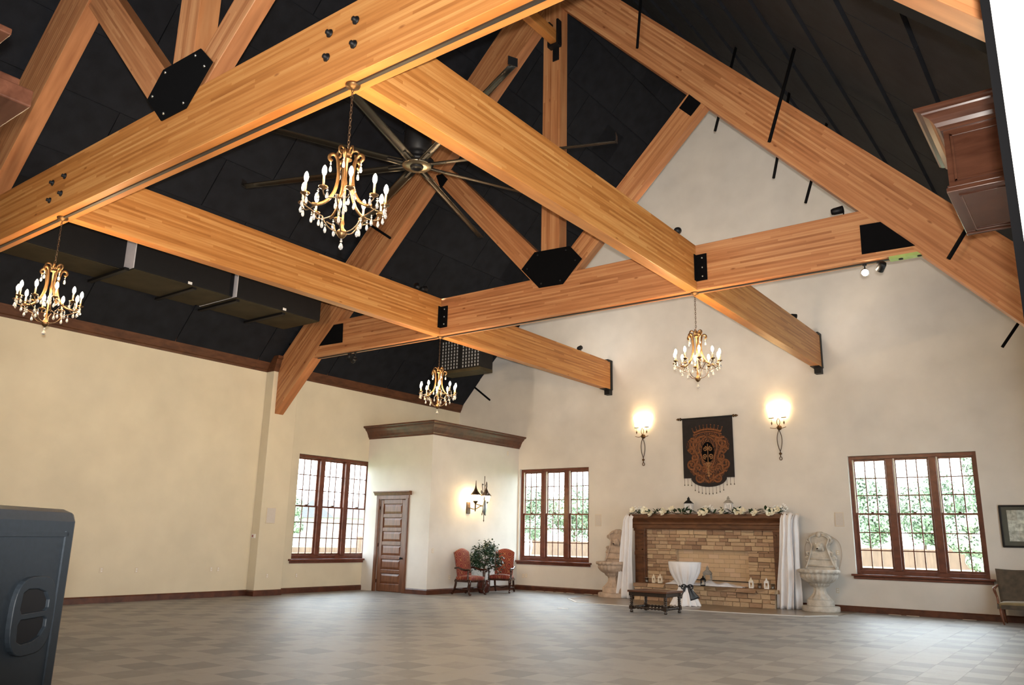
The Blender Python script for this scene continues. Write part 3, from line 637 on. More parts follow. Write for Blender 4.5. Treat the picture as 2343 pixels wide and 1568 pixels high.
obj('lit_bottom', MB().box(xl, g1.x + .05, gy - .05, gy + .55, zl - .09, zl), 'ductbase', ah, world=True)  # lit bottom of the casing, its light put into the colour
wx = (g1.x - xl); sl = None
for c in range(13):
    if c == 6: continue
    for r in range(9):
        x = xl + .05 + (c + .3) * wx / 13.2; z = zl + .08 + r * .098
        if z > min(roofz(x) - .2, zh - .05): continue
        if sl is None: sl = obj('slat', MB().cbox((0, 0, 0), (.032, .02, .062)), mat('grille_slat', (.30, .31, .33), .5), ah); o = sl
        else: o = again(sl, ah)
        o.location = Vector((x, gy - .008, z)) - wloc(ah)
# ================================================================== CHANDELIERS
def make_chandelier(x, y, label):
    t = thing('chandelier', label, 'chandelier', (x, y, ZB), 0, 'crystal chandeliers')
    obj('canopy', MB().lathe([(0, -.055), (.02, -.055), (.03, -.045), (.075, -.028), (.082, -.012), (.082, 0), (0, 0)], 20), 'bronze', t)
    ch = MB()
    for k in range(16):
        z = -.07 - k * .0435; c = [(.012 * cos(a), 0, z + .026 * sin(a)) for a in [2 * pi * i / 10 for i in range(10)]]
        if k % 2: c = [(0, p[0], p[2]) for p in c]
        ch.tube(c, .0045, 5, True)
    obj('chain', ch, 'darkbronze', t)
    obj('stem', MB().lathe([(0, -.755), (.014, -.76), (.02, -.79), (.036, -.80), (.036, -.83), (.016, -.85), (.05, -.875), (.05, -.885), (.012, -.90), (.010, -1.1), (.02, -1.14), (.012, -1.2), (.010, -1.55), (.022, -1.6), (.012, -1.64), (.05, -1.68), (.055, -1.71), (.035, -1.74), (.012, -1.76), (0, -1.765)], 14), 'bronze', t)
    cage = MB().tube(spline([(.155, 0, -.925), (.185, 0, -.895), (.175, 0, -.855), (.135, 0, -.845), (.10, 0, -.89), (.085, 0, -.99), (.078, 0, -1.1), (.105, 0, -1.25), (.17, 0, -1.365), (.25, 0, -1.42), (.32, 0, -1.43)], 3), .011, 6, flat=1.8)
    curl = MB().tube(spline([(.03, 0, -.84), (.045, 0, -.785), (.085, 0, -.762), (.118, 0, -.785), (.115, 0, -.83), (.085, 0, -.84), (.078, 0, -.81)], 3), .009, 6, flat=1.6)
    low = MB().tube(spline([(.40, 0, -1.45), (.33, 0, -1.49), (.24, 0, -1.535), (.205, 0, -1.55), (.185, 0, -1.60), (.13, 0, -1.665), (.05, 0, -1.695)], 3), .007, 6)
    arm = MB().tube(spline([pol(.27, -1.424, -.30), pol(.33, -1.455, -.12), pol(.39, -1.455, 0), pol(.425, -1.42, 0), pol(.425, -1.40, 0)], 3), .007, 6)
    cup = MB().lathe([(0, -1.415), (.012, -1.41), (.02, -1.395), (.045, -1.385), (.048, -1.375), (.014, -1.37), (.012, -1.355), (0, -1.355)], 12)
    cand = MB().lathe([(.0115, -1.36), (.0115, -1.255), (0, -1.255)], 10)
    bulb = MB().lathe([(.009, -1.256), (.019, -1.235), (.0235, -1.21), (.021, -1.185), (.012, -1.16), (0, -1.145)], 10)
    dr = MB()
    for z, r in ((-.012, .008), (-.034, .011)): dr.sphere((0, 0, z), r, 6, 4)
    dr.lathe([(0, -.05), (.007, -.056), (.013, -.075), (.018, -.098), (.014, -.116), (0, -.128)], 6, sm=False)
    first = {}
    def put(n, mb, m, par, loc=(0, 0, 0), a=0., sub=False):
        if n not in first: first[n] = o = obj(n, mb, m, par)
        else: o = again(first[n], par)
        o.location = loc; o.rotation_euler = (0, 0, a); return o
    for k in range(5):
        a = 2 * pi * k / 5
        put('cage_band', cage, 'bronze', t, a=a); put('top_scroll', curl, 'bronze', t, a=a + .63); put('lower_scroll', low, 'darkbronze', t, a=a)
        put('crystal_drop', dr, 'crystal', t, pol(.165, -.925, a)); put('crystal_drop', dr, 'crystal', t, pol(.205, -1.55, a)); put('crystal_drop', dr, 'crystal', t, pol(.30, -1.50, a + .2)); put('crystal_drop', dr, 'crystal', t, pol(.10, -1.30, a + .63))
        for sg in (-1, 1):
            b = a + sg * .314
            ar = put('arm', arm, 'darkbronze', t, a=b); ar.scale = (1, sg, 1)
            for dx in (-.12, .12): put('crystal_drop', dr, 'crystal', t, pol(.43, -1.385, b + dx))
            if 'cup' not in first:
                first['cup'] = obj('drip_cup', cup, 'bronze', ar, loc=(.425, 0, 0)); first['cand'] = obj('candle', cand, 'candle', ar, loc=(.425, 0, 0)); first['bulb'] = obj('bulb', bulb, 'bulb', ar, loc=(.425, 0, 0))
            else:
                for q in ('cup', 'cand', 'bulb'): again(first[q], ar)
    o = put('crystal_drop', dr, 'crystal', t, (0, 0, -1.755)); o.scale = (1.5, 1.5, 1)
    return t
c0 = make_chandelier(XR, Y1, 'lit bronze crystal chandelier hung in front of the ceiling fan, largest of the four')
c0.rotation_euler = (0, 0, .35)
dup(c0, (XL, Y1, ZB), .1, 'lit crystal chandelier against the wooden cornice of the plain left wall')
dup(c0, (XL, Y2, ZB), .8, 'lit crystal chandelier above the closet cornice, its drops against the black roof')
dup(c0, (XR, Y2, ZB), .5, 'lit crystal chandelier against the cream wall above the crest banner')
# ================================================================== SPOT LIGHTS
def spot(x, y, z, label, aim, up=False, lit=False, long=.16, lamp=None):
    """small track head: stem, yoke, can; up: stands on top of a beam"""
    t = thing('spot_light', label, 'spotlight', (x, y, z)); s = 1 if up else -1
    obj('stem', MB().lathe([(.035, 0), (.035, s * .02), (.012, s * .025), (.012, s * .10), (0, s * .10)], 10), 'steel', t)
    d = Vector(aim).normalized(); q = d.to_track_quat('Z', 'Y').to_matrix()
    can = MB().lathe([(0, -long), (.05, -long), (.062, -long * .8), (.068, 0), (.058, 0), (.05, -.02), (0, -.02)], 16); can.v = [tuple(q @ Vector(v) + Vector((0, 0, s * .15))) for v in can.v]
    o = obj('can', can, 'chrome' if lit else 'steel', t)
    if lit:
        f = MB().lathe([(0, .0), (.04, .0), (.055, -.012), (.055, -.018), (0, -.018)], 16); f.v = [tuple(q @ Vector(v) + Vector((0, 0, s * .15))) for v in f.v]; obj('lamp_face', f, 'spotlit', o)
    if lamp:
        L_ = bpy.data.lights.new('spot_lamp', 'SPOT'); L_.energy = SPOT_POWER * lamp[1]; L_.spot_size = radians(lamp[2]); L_.spot_blend = .9; L_.color = (1, .88, .74); L_.shadow_soft_size = .05
        lo_ = bpy.data.objects.new('lamp', L_); COL.objects.link(lo_); lo_.parent = t; lo_['kind'] = 'helper'; lo_.location = Vector((0, 0, s * .15)) + d * .09
        lo_.rotation_euler = (Vector(lamp[0]) - Vector((x, y, z))).to_track_quat('-Z', 'Y').to_euler()
    return t
p_ = at('Z', ZB - .02, 1975, 602); spot(p_.x, Y2, ZB - .02, 'lit spotlight under the right end of the far tie beam', (.30, -.9, -.45), lit=True, long=.14, lamp=((-1.5, YB - 9, 0), 2.0, 60))
p_ = at('Z', ZB - .02, 2009, 598); spot(p_.x, Y2, ZB - .02, 'unlit brown spotlight beside the lit one under the far tie beam', (-.5, .5, -.5))
for u, lab, aim in ((764, 'left of two small spotlights under the left end of the far tie beam', (.1, -.3, -.9)), (788, 'right of two small spotlights under the left end of the far tie beam', (.7, -.2, .5))):
    p_ = at('Z', ZB - .02, u, 800); spot(p_.x, Y2, ZB - .02, lab, aim)
for x, u, lab, lp_ in ((XR, 1552, 'black spotlight standing on the right ceiling beam just before the far truss', ((-8.5, YB, 10.5), 2.2, 100)), (XR, 1823, 'black spotlight standing on the right ceiling beam near the wall', ((-3.8, YB, 7.0), .12, 120)), (XL, 1329, 'black spotlight standing on the left ceiling beam near the wall', ((-12.5, YB, 8.0), .15, 120)), (XL, 953, 'left of two small spotlights on the left ceiling beam before the far truss', None), (XL, 974, 'right of two small spotlights on the left ceiling beam before the far truss', ((-12, YB, 10), 1.6, 100))):
    lo, hi = 6., 21.9                       # walk along the beam until the spot shows at u
    for _ in range(40):
        m_ = (lo + hi) / 2; d_ = Vector((x, m_, ZT)) - EYE; uu = d_.dot(CR) / d_.dot(CF) * FPX + 1171.5
        if uu < u: lo = m_
        else: hi = m_
    spot(x, lo, ZT, lab, (lp_[0][0] - x, lp_[0][1] - lo, lp_[0][2] - ZT) if lp_ else (-.5, .4, .5), up=True, lamp=lp_)
q = at('Y', Y2, 1931, 500); spot(q.x, Y2, ZT, 'small black spotlight lying on top of the far tie beam near the right rafter', (1, 0, .05), up=True, long=.2)
# ================================================================== WALL SCONCES
def sconce(u, label):
    q = at('Y', YB - .1, u, 1000); x = q.x; zt = 5.10
    t = thing('wall_sconce', label, 'sconce', (x, YB, zt), 0, 'tall sconces beside the crest banner')
    sh = MB().lathe([(.05, -.06), (.16, -.05), (.27, -.04), (.285, .02), (.29, .05), (.26, .055), (.27, .09), (.33, .22), (.34, .27), (.325, .27), (.25, .10), (.2, -.02), (.05, -.03)], 24, (0, 0, 0), 'Z', pi, 2 * pi, sy=.55); obj('glass_shade', sh, 'shade', t)
    fr = MB()
    for sx in (-1, 1):
        fr.box(sx * .10, sx * .24, -.13, -.105, -.085, -.06)
        fr.tube(spline([(sx * .22, -.12, -.34), (sx * .16, -.11, -.355), (sx * .08, -.09, -.36), (0, -.07, -.30), (-sx * .04, -.07, -.22), (-sx * .035, -.07, -.14), (0, -.07, -.08)], 4), .009, 6)
    fr.lathe([(0, -.08), (.06, -.06), (.07, 0), (.05, .02), (0, .02)], 12, (0, 0, -.34), 'Y')
    obj('bracket', fr, 'bronze', t)
    pd = MB().lathe([(0, -.19), (.012, -.17), (.022, -.13), (.012, -.10), (.004, -.09), (.004, 0), (0, 0)], 10)
    o = obj('pendant', pd, 'bronze', t, loc=(-.17, -.12, -.085)); again(o, t, (.17, -.12, -.085))
    lp = MB()
    for sx in (-1, 1): lp.tube(spline([(0, -.06, -.40), (sx * .055, -.055, -.56), (sx * .065, -.05, -.72), (sx * .04, -.045, -.88), (0, -.04, -1.0)], 4), .011, 6)
    obj('drop_loop', lp, 'darkbronze', t)
    fn = MB().sphere((0, -.04, -1.06), .035, 10, 6, (1.3, .6, 1)); fn.tube([(.035 * cos(a), -.035, -1.19 + .045 * sin(a)) for a in [2 * pi * i / 12 for i in range(12)]], .011, 6, True); fn.tube([(0, -.04, -.99), (0, -.04, -1.15)], .014, 6)
    obj('finial', fn, 'bronze', t)
    l = bpy.data.lights.new('sconce_lamp', 'POINT'); l.energy = SCONCE_POWER; l.color = (1, .74, .46); l.shadow_soft_size = .06
    lo = bpy.data.objects.new('lamp', l); COL.objects.link(lo); lo.parent = t; lo.location = (0, -.16, .20); lo['kind'] = 'helper'

sconce(1469, 'lit bronze sconce with long drop loop, left of the crest banner')
sconce(1782, 'lit bronze sconce with long drop loop, right of the crest banner')
# old lantern sconce on the closet wall
ms = thing('lantern_sconce', 'iron double lantern sconce with shield and halberds on the closet wall', 'sconce', (XC, 19.70, 2.70))
obj('back_plate', MB().box(0, .03, -.34, -.16, -.36, .0), 'darkbronze', ms, bevel=.01)
ar = MB().tube(spline([(.02, -.25, -.16), (.16, -.12, -.22), (.30, 0, -.12), (.42, .04, -.10)], 4), .016, 6); ar.tube([(.30, -.26, -.06), (.36, 0, -.12), (.30, .26, -.06)], .014, 6); obj('arm', ar, 'darkbronze', ms)
lp0 = None
for dy in (-.26, .26):
    rf = MB().lathe([(.0, .66), (.008, .64), (.016, .50), (.03, .42), (.075, .32), (.165, .22), (.17, .205), (.15, .21), (0, .25)], 16); gl = MB().lathe([(.06, .0), (.11, .06), (.13, .20), (.12, .21), (0, .21), (0, 0)], 14); fo_ = MB().lathe([(0, -.30), (.02, -.28), (.022, -.06), (.06, -.02), (.09, .03), (.085, .035), (0, .0)], 12)
    L0 = obj('lantern_roof', rf, 'darkbronze', ms, loc=(.30, dy, 0)); obj('lantern_glass', gl, 'lampglass', ms, loc=(.30, dy, 0)); obj('lantern_foot', fo_, 'darkbronze', ms, loc=(.30, dy, 0))
sh = MB(); sh.lathe([(0, -.045), (.10, -.03), (.14, 0), (.14, .015), (0, .015)], 16, (0, 0, 0), 'Y', sx=.75, sy=1); sh.v = [(-y + .47, x, z * 1.7 - .16) for x, y, z in sh.v]; obj('shield', sh, 'hide', ms)
w = MB()
for y0, z0, y1, z1 in ((.02, -.55, .02, .80), (-.07, -.36, .12, .45), (.10, -.36, -.10, .50)): w.tube([(.42, y0, z0), (.42, y1, z1)], .010, 6)
w.prism([(.06, .50), (.13, .62), (.15, .56), (.15, .48), (.13, .42)], 'X', .41, .43); w.prism([(-.02, .54), (-.10, .56), (-.10, .50)], 'X', .41, .43); w.prism([(-.06, .28), (-.14, .36), (-.16, .29), (-.10, .22)], 'X', .41, .43); w.prism([(.12, .24), (.2, .33), (.21, .25)], 'X', .41, .43)
for y, z in ((.02, -.55), (-.07, -.36), (.10, -.36)): w.lathe([(0, -.06), (.02, 0), (0, .03)], 6, (.42, y, z))
obj('halberds', w, 'darkbronze', ms)
l = bpy.data.lights.new('lantern_lamp', 'POINT'); l.energy = LANTERN_POWER; l.color = (1, .74, .42); l.shadow_soft_size = .1
lo = bpy.data.objects.new('lamp', l); COL.objects.link(lo); lo.parent = ms; lo.location = (.14, -.26, .10); lo['kind'] = 'helper'
# ================================================================== FIREPLACE
FX0, FX1, FY = -11.53, -7.05, YB - .36
fp = thing('fireplace', 'stone fireplace with raised hearth and dark wooden mantel', 'fireplace', (-9.29, YB, 0))
bk = MB(); bk.box(-11.2, -10.28, YB - .16, YB, .4, 2.02); bk.box(-8.15, -7.36, YB - .16, YB, .4, 2.02); bk.box(-10.28, -8.15, YB - .16, YB, 1.43, 2.02); bk.box(-11.24, -7.30, YB - .80, YB, 0, .43); bk.box(-10.28, -8.15, YB - .015, YB, .4, 1.45)
obj('mortar_core', bk, 'mortar', fp, world=True)
protos = []
def stone_mesh(seed):
    r = random.Random(seed); mb = MB(); j = lambda s: r.uniform(-s, s)
    c = [(-.5, -.5), (.5, -.5), (.5, .5), (-.5, .5)]; o_ = [(x + j(.02), z + j(.05)) for x, z in c]
    rings = [[(x * .97, .5, z * .94) for x, z in o_], [(x * .985, -.25, z * .965) for x, z in o_], [(x * .93, -.5 + j(.15), z * .83) for x, z in o_]]
    vs = [p for rg in rings for p in rg]; fs = [(k * 4 + i, k * 4 + (i + 1) % 4, k * 4 + 4 + (i + 1) % 4, k * 4 + 4 + i) for k in (0, 1) for i in range(4)] + [(3, 2, 1, 0), (8, 9, 10, 11)]
    return mb.add(vs, fs)
for s in range(5): o = obj('stone', stone_mesh(s), 'stone', fp); protos.append([o, False])
def stone(x0, x1, z0, z1, yf, dep=.09, axis='Y', parent=fp):
    p = random.choice(protos)
    if not p[1]: o = p[0]; p[1] = True
    else: o = again(p[0], fp)
    o.parent = fp; base = wloc(fp)
    if axis == 'Y': o.location = Vector(((x0 + x1) / 2, yf + dep / 2 - random.uniform(0, .018), (z0 + z1) / 2)) - base; o.scale = (x1 - x0, dep, z1 - z0); o.rotation_euler = (0, random.choice((0, pi)), 0)
    else: o.location = Vector(((x0 + x1) / 2, (z0 + z1) / 2, yf)) - base; o.scale = (x1 - x0, dep, z1 - z0); o.rotation_euler = (-pi / 2, 0, 0)
def courses(x0, x1, z0, z1, yf, hole=None, hs=(.075, .15), ws=(.13, .40), dep=.09):
    z = z0
    while z < z1 - .03:
        h = random.uniform(*hs)
        if z + h > z1 - .06: h = z1 - z
        segs = [(x0, x1)]
        if hole and z + h / 2 < hole[3]:
            if z + h > hole[3]: h = hole[3] - z
            segs = [(x0, hole[0]), (hole[1], x1)]
        for a, b in segs:
            x = a
            while x < b - .02:
                w = random.uniform(*ws)
                if x + w > b - .12: w = b - x
                if h > .13 and random.random() < .3: stone(x, x + w, z, z + h * .5, yf, dep); stone(x, x + w, z + h * .5, z + h, yf, dep)
                else: stone(x, x + w, z, z + h, yf, dep)
                x += w
        z += h
courses(-11.2, -7.36, .47, 2.0, YB - .23, (-10.28, -8.15, .47, 1.42))
courses(-11.3, -7.25, .0, .36, YB - .88, ws=(.16, .40), dep=.1)
x = -11.33
while x < -7.24:
    w = min(random.uniform(.3, .6), -7.22 - x)
    if -7.22 - x - w < .12: w = -7.22 - x
    stone(x, x + w, .36, .47, YB - .90, .69); x += w
fbk = None
for r in range(8):
    for c in range(8):
        w = 2.13 / 7; x0 = -10.28 + (c - .5 * (r % 2)) * w; a, b = max(x0, -10.28), min(x0 + w, -8.15)
        if b - a < .04: continue
        z = .47 + r * .119
        if fbk is None: fbk = obj('fire_brick', MB().prism([(-.495, -.47), (.495, -.47), (.495, .47), (-.495, .47)], 'Y', -.5, .5), 'firebrick', fp); o = fbk
        else: o = again(fbk, fp)
        o.location = Vector(((a + b) / 2, YB - .03, z + .0595)) - wloc(fp); o.scale = (b - a, .04, .119)
ms_ = MB(); ms_.prism([(YB, 2.0), (FY - .02, 2.0), (FY - .02, 2.10), (FY - .05, 2.11), (FY - .05, 2.17), (FY - .09, 2.22), (FY - .15, 2.27), (FY - .17, 2.29), (FY - .17, 2.40), (YB, 2.40)], 'X', FX0 - .10, FX1 + .12)
mo = obj('mantel_shelf', ms_, 'mantel', fp, world=True, bevel=.006)
for a, b in ((FX0, -11.2), (-7.38, FX1)):
    q = MB().box(a, b, FY, YB, 0, 2.0); q.box(a - .03, b + .03, FY - .035, YB, 0, .30); q.box(a - .02, b + .02, FY - .025, YB, 1.92, 2.0); q.box(a - .008, b + .008, FY - .012, YB, 1.23, 1.33)
    co = obj('pilaster', q, 'mantel', fp, world=True, bevel=.006)
    for z0, z1 in ((.38, 1.18), (1.38, 1.86)):
        w = MB(); i = .06
        for x0, x1, zz0, zz1 in ((a + i, b - i, z0, z0 + .025), (a + i, b - i, z1 - .025, z1), (a + i, a + i + .025, z0, z1), (b - i - .025, b - i, z0, z1)): w.box(x0, x1, FY - .018, FY + .004, zz0, zz1)
        obj('panel_moulding', w, 'mantel', co, world=True)
bead = MB(); bead.box(-11.205, -11.17, FY + .05, FY + .09, .47, 2.0); bead.box(-7.41, -7.375, FY + .05, FY + .09, .47, 2.0); bead.box(-11.2, -7.38, FY + .03, FY + .08, 1.965, 2.0); obj('inner_bead', bead, 'mantel', fp, world=True)
# brown tile apron in front of the hearth with a pale edge strip
AP = [(-12.95, YB), (-12.75, 19.98), (-11.83, 18.95), (-9.05, 19.02), (-7.6, 19.25), (-6.1, 19.7), (-5.55, 20.5), (-5.45, YB)]
ap = struct('floor', MB().prism(AP, 'Z', .0, .006), 'tile')
es = MB()
for p, q in list(zip(AP, AP[1:]))[1:6]:
    d = Vector((q[0] - p[0], q[1] - p[1], 0)); nrm = Vector((-d.y, d.x, 0)).normalized() * .03
    es.add([(p[0] - nrm.x, p[1] - nrm.y, .0), (q[0] - nrm.x, q[1] - nrm.y, .0), (q[0] + nrm.x, q[1] + nrm.y, .0), (p[0] + nrm.x, p[1] + nrm.y, .0)] + [(p[0] - nrm.x, p[1] - nrm.y, .011), (q[0] - nrm.x, q[1] - nrm.y, .011), (q[0] + nrm.x, q[1] + nrm.y, .011), (p[0] + nrm.x, p[1] + nrm.y, .011)], [(0, 3, 2, 1), (4, 5, 6, 7), (0, 1, 5, 4), (1, 2, 6, 5), (2, 3, 7, 6), (3, 0, 4, 7)])
struct('trim_5', es, 'whitetape')
tag(obj('tape_strip', MB().box(-11.15, -10.85, 16.97, 17.05, 0, .006), 'whitetape'), 'short white tape strip on the carpet before the left armchairs', 'tape')
# ------------------------------------------------------------------ banner
bx, bz = -9.27, 5.16
bn = thing('crest_banner', 'black wall banner with golden brown crowned crest and bead fringe', 'banner', (bx, YB - .012, bz))
W2, H0 = .775, 1.72; out = [(-W2, .03), (W2, .03), (W2, -H0), (.54, -H0)]
out += [(.54 * cos(a), -H0 - .26 * sin(a)) for a in [pi * k / 20 for k in range(1, 20)]] + [(-.54, -H0), (-W2, -H0)]
obj('cloth', MB().prism(out, 'Y', -.035, -.025), mat('banner_cloth', (.010, .007, .008), .8, var=.3, scale=(8, 8, 8)), bn)
rd = MB().lathe([(.022, -.86), (.022, .86)], 10, (0, -.045, .03), 'X'); o = obj('pole', rd, 'steel', bn)
for sx in (-1, 1):
    f = MB().lathe([(0, 0), (.045, .01), (.045, .035), (.022, .05), (.022, .06), (.038, .085), (.034, .11), (.012, .15), (0, .165)], 12, (0, 0, 0), 'X'); f.v = [(sx * (.80 + x), y - .045, z + .03) for x, y, z in f.v]; obj('finial', f, 'bronze', o)
gold = mat('crest_thread', (.17, .058, .017), .7, var=.45, scale=(22, 22, 22)); gold2 = mat('crest_thread_pale', (.27, .13, .05), .7, var=.4, scale=(22, 22, 22))
def spiral(c, r, turns, a0, sg, n=26): return [(c[0] + sg * r * (1 - .85 * k / n) * cos(a0 + turns * 2 * pi * k / n), -.037, c[1] + r * (1 - .85 * k / n) * sin(a0 + turns * 2 * pi * k / n)) for k in range(n + 1)]
GC = [(.0, -.42), (.30, -.44), (.47, -.52), (.60, -.62), (.67, -.74), (.64, -.92), (.50, -1.04), (.46, -1.14), (.55, -1.22), (.62, -1.34), (.58, -1.52), (.44, -1.66), (.30, -1.80), (.12, -1.86), (.0, -1.88)]
cgm, n_, l_, b_ = mk('crest_weave'); b_.inputs['Roughness'].default_value = .8
mp_ = mapping(n_, l_, (1, 1, 1)); nn_ = n_.new('ShaderNodeTexNoise'); nn_.inputs['Scale'].default_value = 9; nn_.inputs['Detail'].default_value = 3; nn_.inputs['Distortion'].default_value = 2.2; l_.new(mp_.outputs[0], nn_.inputs['Vector'])
wv_ = n_.new('ShaderNodeTexWave'); wv_.inputs['Scale'].default_value = 5; wv_.inputs['Distortion'].default_value = 18; wv_.inputs['Detail'].default_value = 2; l_.new(mp_.outputs[0], wv_.inputs['Vector'])
ml_ = node(n_, 'ShaderNodeMath', operation='MULTIPLY'); l_.new(nn_.outputs['Fac'], ml_.inputs[0]); l_.new(wv_.outputs['Fac'], ml_.inputs[1])
rr_ = ramp(n_, [(.08, (.018, .008, .006)), (.25, (.075, .022, .009)), (.45, (.17, .06, .018)), (.7, (.26, .12, .04))]); l_.new(ml_.outputs[0], rr_.inputs[0]); l_.new(rr_.outputs[0], b_.inputs['Base Color'])
obj('crest_ground', MB().prism(GC + [(-a, b) for a, b in reversed(GC[1:-1])], 'Y', -.0365, -.030), cgm, bn)
obj('crest_field', MB().prism([(.19 * cos(a), -.98 + .30 * sin(a)) for a in [2 * pi * k / 24 for k in range(24)]], 'Y', -.0372, -.030), MT['matte'], bn)
cw = MB(); cw.tube(spline([(-.42, -.037, -.40), (-.2, -.037, -.33), (0, -.037, -.31), (.2, -.037, -.33), (.42, -.037, -.40)], 4), .035, 6, flat=.25, up=(0, 1, 0)); cw.tube(spline([(-.44, -.037, -.47), (-.2, -.037, -.40), (0, -.037, -.385), (.2, -.037, -.40), (.44, -.037, -.47)], 4), .022, 6, flat=.25, up=(0, 1, 0))
for k in range(9):
    x = (k - 4) * .108; z = -.30 - .09 * (x / .43) ** 2; cw.tube([(x * .95, -.037, z - .02), (x * 1.06, -.037, z + .10)], [.02, .008], 6, flat=.4, up=(0, 1, 0)); cw.sphere((x * 1.07, -.037, z + .12), .019, 8, 5, (1, .4, 1))
obj('crown_embroidery', cw, gold, bn)
sc = MB()
for sg in (-1, 1):
    for c, r, t_, a0 in (((.46, -.72), .16, 1.4, 1.2), ((.50, -.95), .11, 1.3, .2), ((.50, -1.32), .15, 1.5, 4.4), ((.28, -1.72), .15, 1.5, 2.5), ((.34, -.62), .10, 1.3, 2.2), ((.42, -1.12), .09, 1.2, 3.5), ((.12, -1.50), .09, 1.3, 1.0), ((.30, -1.42), .10, 1.2, .5)):
        sc.tube(spiral((c[0] * sg, c[1]), r, t_, a0, sg), [.036 - .02 * k / 26 for k in range(27)], 6, flat=.25, up=(0, 1, 0))
    sc.tube(spline([(sg * .08, -.037, -.50), (sg * .30, -.037, -.56), (sg * .44, -.037, -.70), (sg * .38, -.037, -.95), (sg * .30, -.037, -1.15), (sg * .40, -.037, -1.35), (sg * .46, -.037, -1.55), (sg * .25, -.037, -1.66), (0, -.037, -1.85)], 4), .034, 6, flat=.25, up=(0, 1, 0))
    sc.tube(spline([(sg * .02, -.037, -.52), (sg * .22, -.037, -.66), (sg * .28, -.037, -.85), (sg * .2, -.037, -1.1), (sg * .16, -.037, -1.3), (sg * .05, -.037, -1.45)], 4), .026, 6, flat=.25, up=(0, 1, 0))
obj('scroll_embroidery', sc, gold, bn)
ce = MB(); ce.tube([(0, -.039, -.74), (0, -.039, -1.26)], .014, 6, flat=.4, up=(0, 1, 0))
for sg in (-1, 1): ce.tube(spiral((sg * .085, -.88), .07, 1.4, 1.6, sg), .016, 6, flat=.4, up=(0, 1, 0)); ce.tube(spiral((sg * .085, -1.10), .075, 1.4, 4.4, sg), .016, 6, flat=.4, up=(0, 1, 0))
for k in range(5): ce.sphere((0, -.038, -1.30 - .09 * k), .05 - .004 * abs(k - 2), 8, 5, (1, .2, 1))
for sg in (-1, 1): ce.tube(spiral((sg * .09, -1.34), .07, 1.3, 2, sg), .015, 6, flat=.4, up=(0, 1, 0))
obj('figure_embroidery', ce, gold2, bn)
tz = [0] * 15; t0 = None
for k in range(15):
    x = -W2 + .02 + k * (2 * W2 - .04) / 14; ztop = -H0 - (.26 * sqrt(max(0, 1 - (x / .54) ** 2)) if abs(x) < .54 else 0)
    if t0 is None: q = MB().tube([(0, 0, 0), (0, 0, -.18)], .0045, 5); q.sphere((0, 0, -.2), .018, 8, 5, (.8, .8, 1.2)); t0 = obj('bead_tassel', q, 'darkbronze', bn); o = t0
    else: o = again(t0, bn)
    o.location = (x, -.03, ztop + .005)
# ------------------------------------------------------------------ drapes
def drape(name_label, top, bot, z0, z1, y0, folds, depth, seed):
    """hanging cloth between a top edge (x0,x1) and a bottom edge (x0,x1)"""
    rn = random.Random(seed); ph = rn.uniform(0, 6)
    def f(u, v):
        s = v; x = (top[0] + (top[1] - top[0]) * u) * (1 - s) + (bot[0] + (bot[1] - bot[0]) * u) * s
        x += .012 * sin(9 * s + 5 * u + ph); y = y0 - .03 - depth * (.35 + .65 * s) * (.5 + .5 * sin(folds * 2 * pi * u + ph + .8 * sin(2.2 * s + ph))); z = z1 + (z0 - z1) * s
        if s < .07: y += (.07 - s) * 2.2; z -= (.07 - s) ** 2 * 4
        return (x, y, z)
    return tag(obj('drape', MB().grid(f, 44, 26, .008), 'white', recalc=False), name_label, 'drape', None)
ya = FY - .20
a_ = at('Y', ya, 1416, 1368).x; b_ = at('Y', ya, 1449, 1368).x; c_ = at('Y', ya, 1430, 1178).x; d_ = at('Y', ya, 1448, 1178).x
drape('long white drape over the left end of the mantel', (c_, d_), (a_, b_ - .02), .01, 2.43, ya, 2.5, .16, 3)
a_ = at('Y', ya, 1781, 1395).x; b_ = at('Y', ya, 1822, 1395).x; c_ = at('Y', ya, 1788, 1175).x; d_ = at('Y', ya, 1812, 1175).x
drape('wide white drape over the right end of the mantel', (c_, d_), (a_, b_), .01, 2.46, ya, 2.5, .18, 5)
a_ = at('Y', ya + .2, 1806, 1395).x; b_ = at('Y', ya + .2, 1838, 1395).x; c_ = at('Y', ya + .2, 1812, 1175).x; d_ = at('Y', ya + .2, 1826, 1175).x
drape('narrow white drape behind the wide one, right of the fireplace', (c_, d_), (a_, b_), .01, 2.43, ya + .20, 1.6, .12, 8)
# ------------------------------------------------------------------ garland along the mantel
MZ = 2.40; gy = FY - .08
gl = thing('flower_garland', 'garland of cream magnolias and dark leaves lying along the mantel', 'garland', (-9.27, gy, MZ))
vine = MB().tube([(x_ / 10 + 9.27 - 9.27 - 2.2 + 0, .03 * sin(x_ * .9), .025 + .015 * sin(x_ * 1.7)) for x_ in range(0, 45)], .012, 5); obj('vine', vine, 'stem', gl)
def leafmesh(L, Wd): return MB().grid(lambda u, v: (u * L, (v - .5) * 2 * Wd * sin(pi * min(1, u * .96 + .04)) ** .8, .05 * L * sin(pi * u) + abs(v - .5) * Wd * .5), 6, 2)
lm = [obj('leaf', leafmesh(.17, .036), 'leaf', gl, recalc=False), obj('leaf', leafmesh(.14, .032), 'leaf', gl, recalc=False)]
def putleaf(par, protos_, loc, rot, sc=1.):
    c = again(random.choice(protos_), par, loc, rot, (sc,) * 3); return c
for o in lm: o.location = (random.uniform(-2, 2), -.08, .03); o.rotation_euler = (.3, -.3, random.uniform(-2, -1))
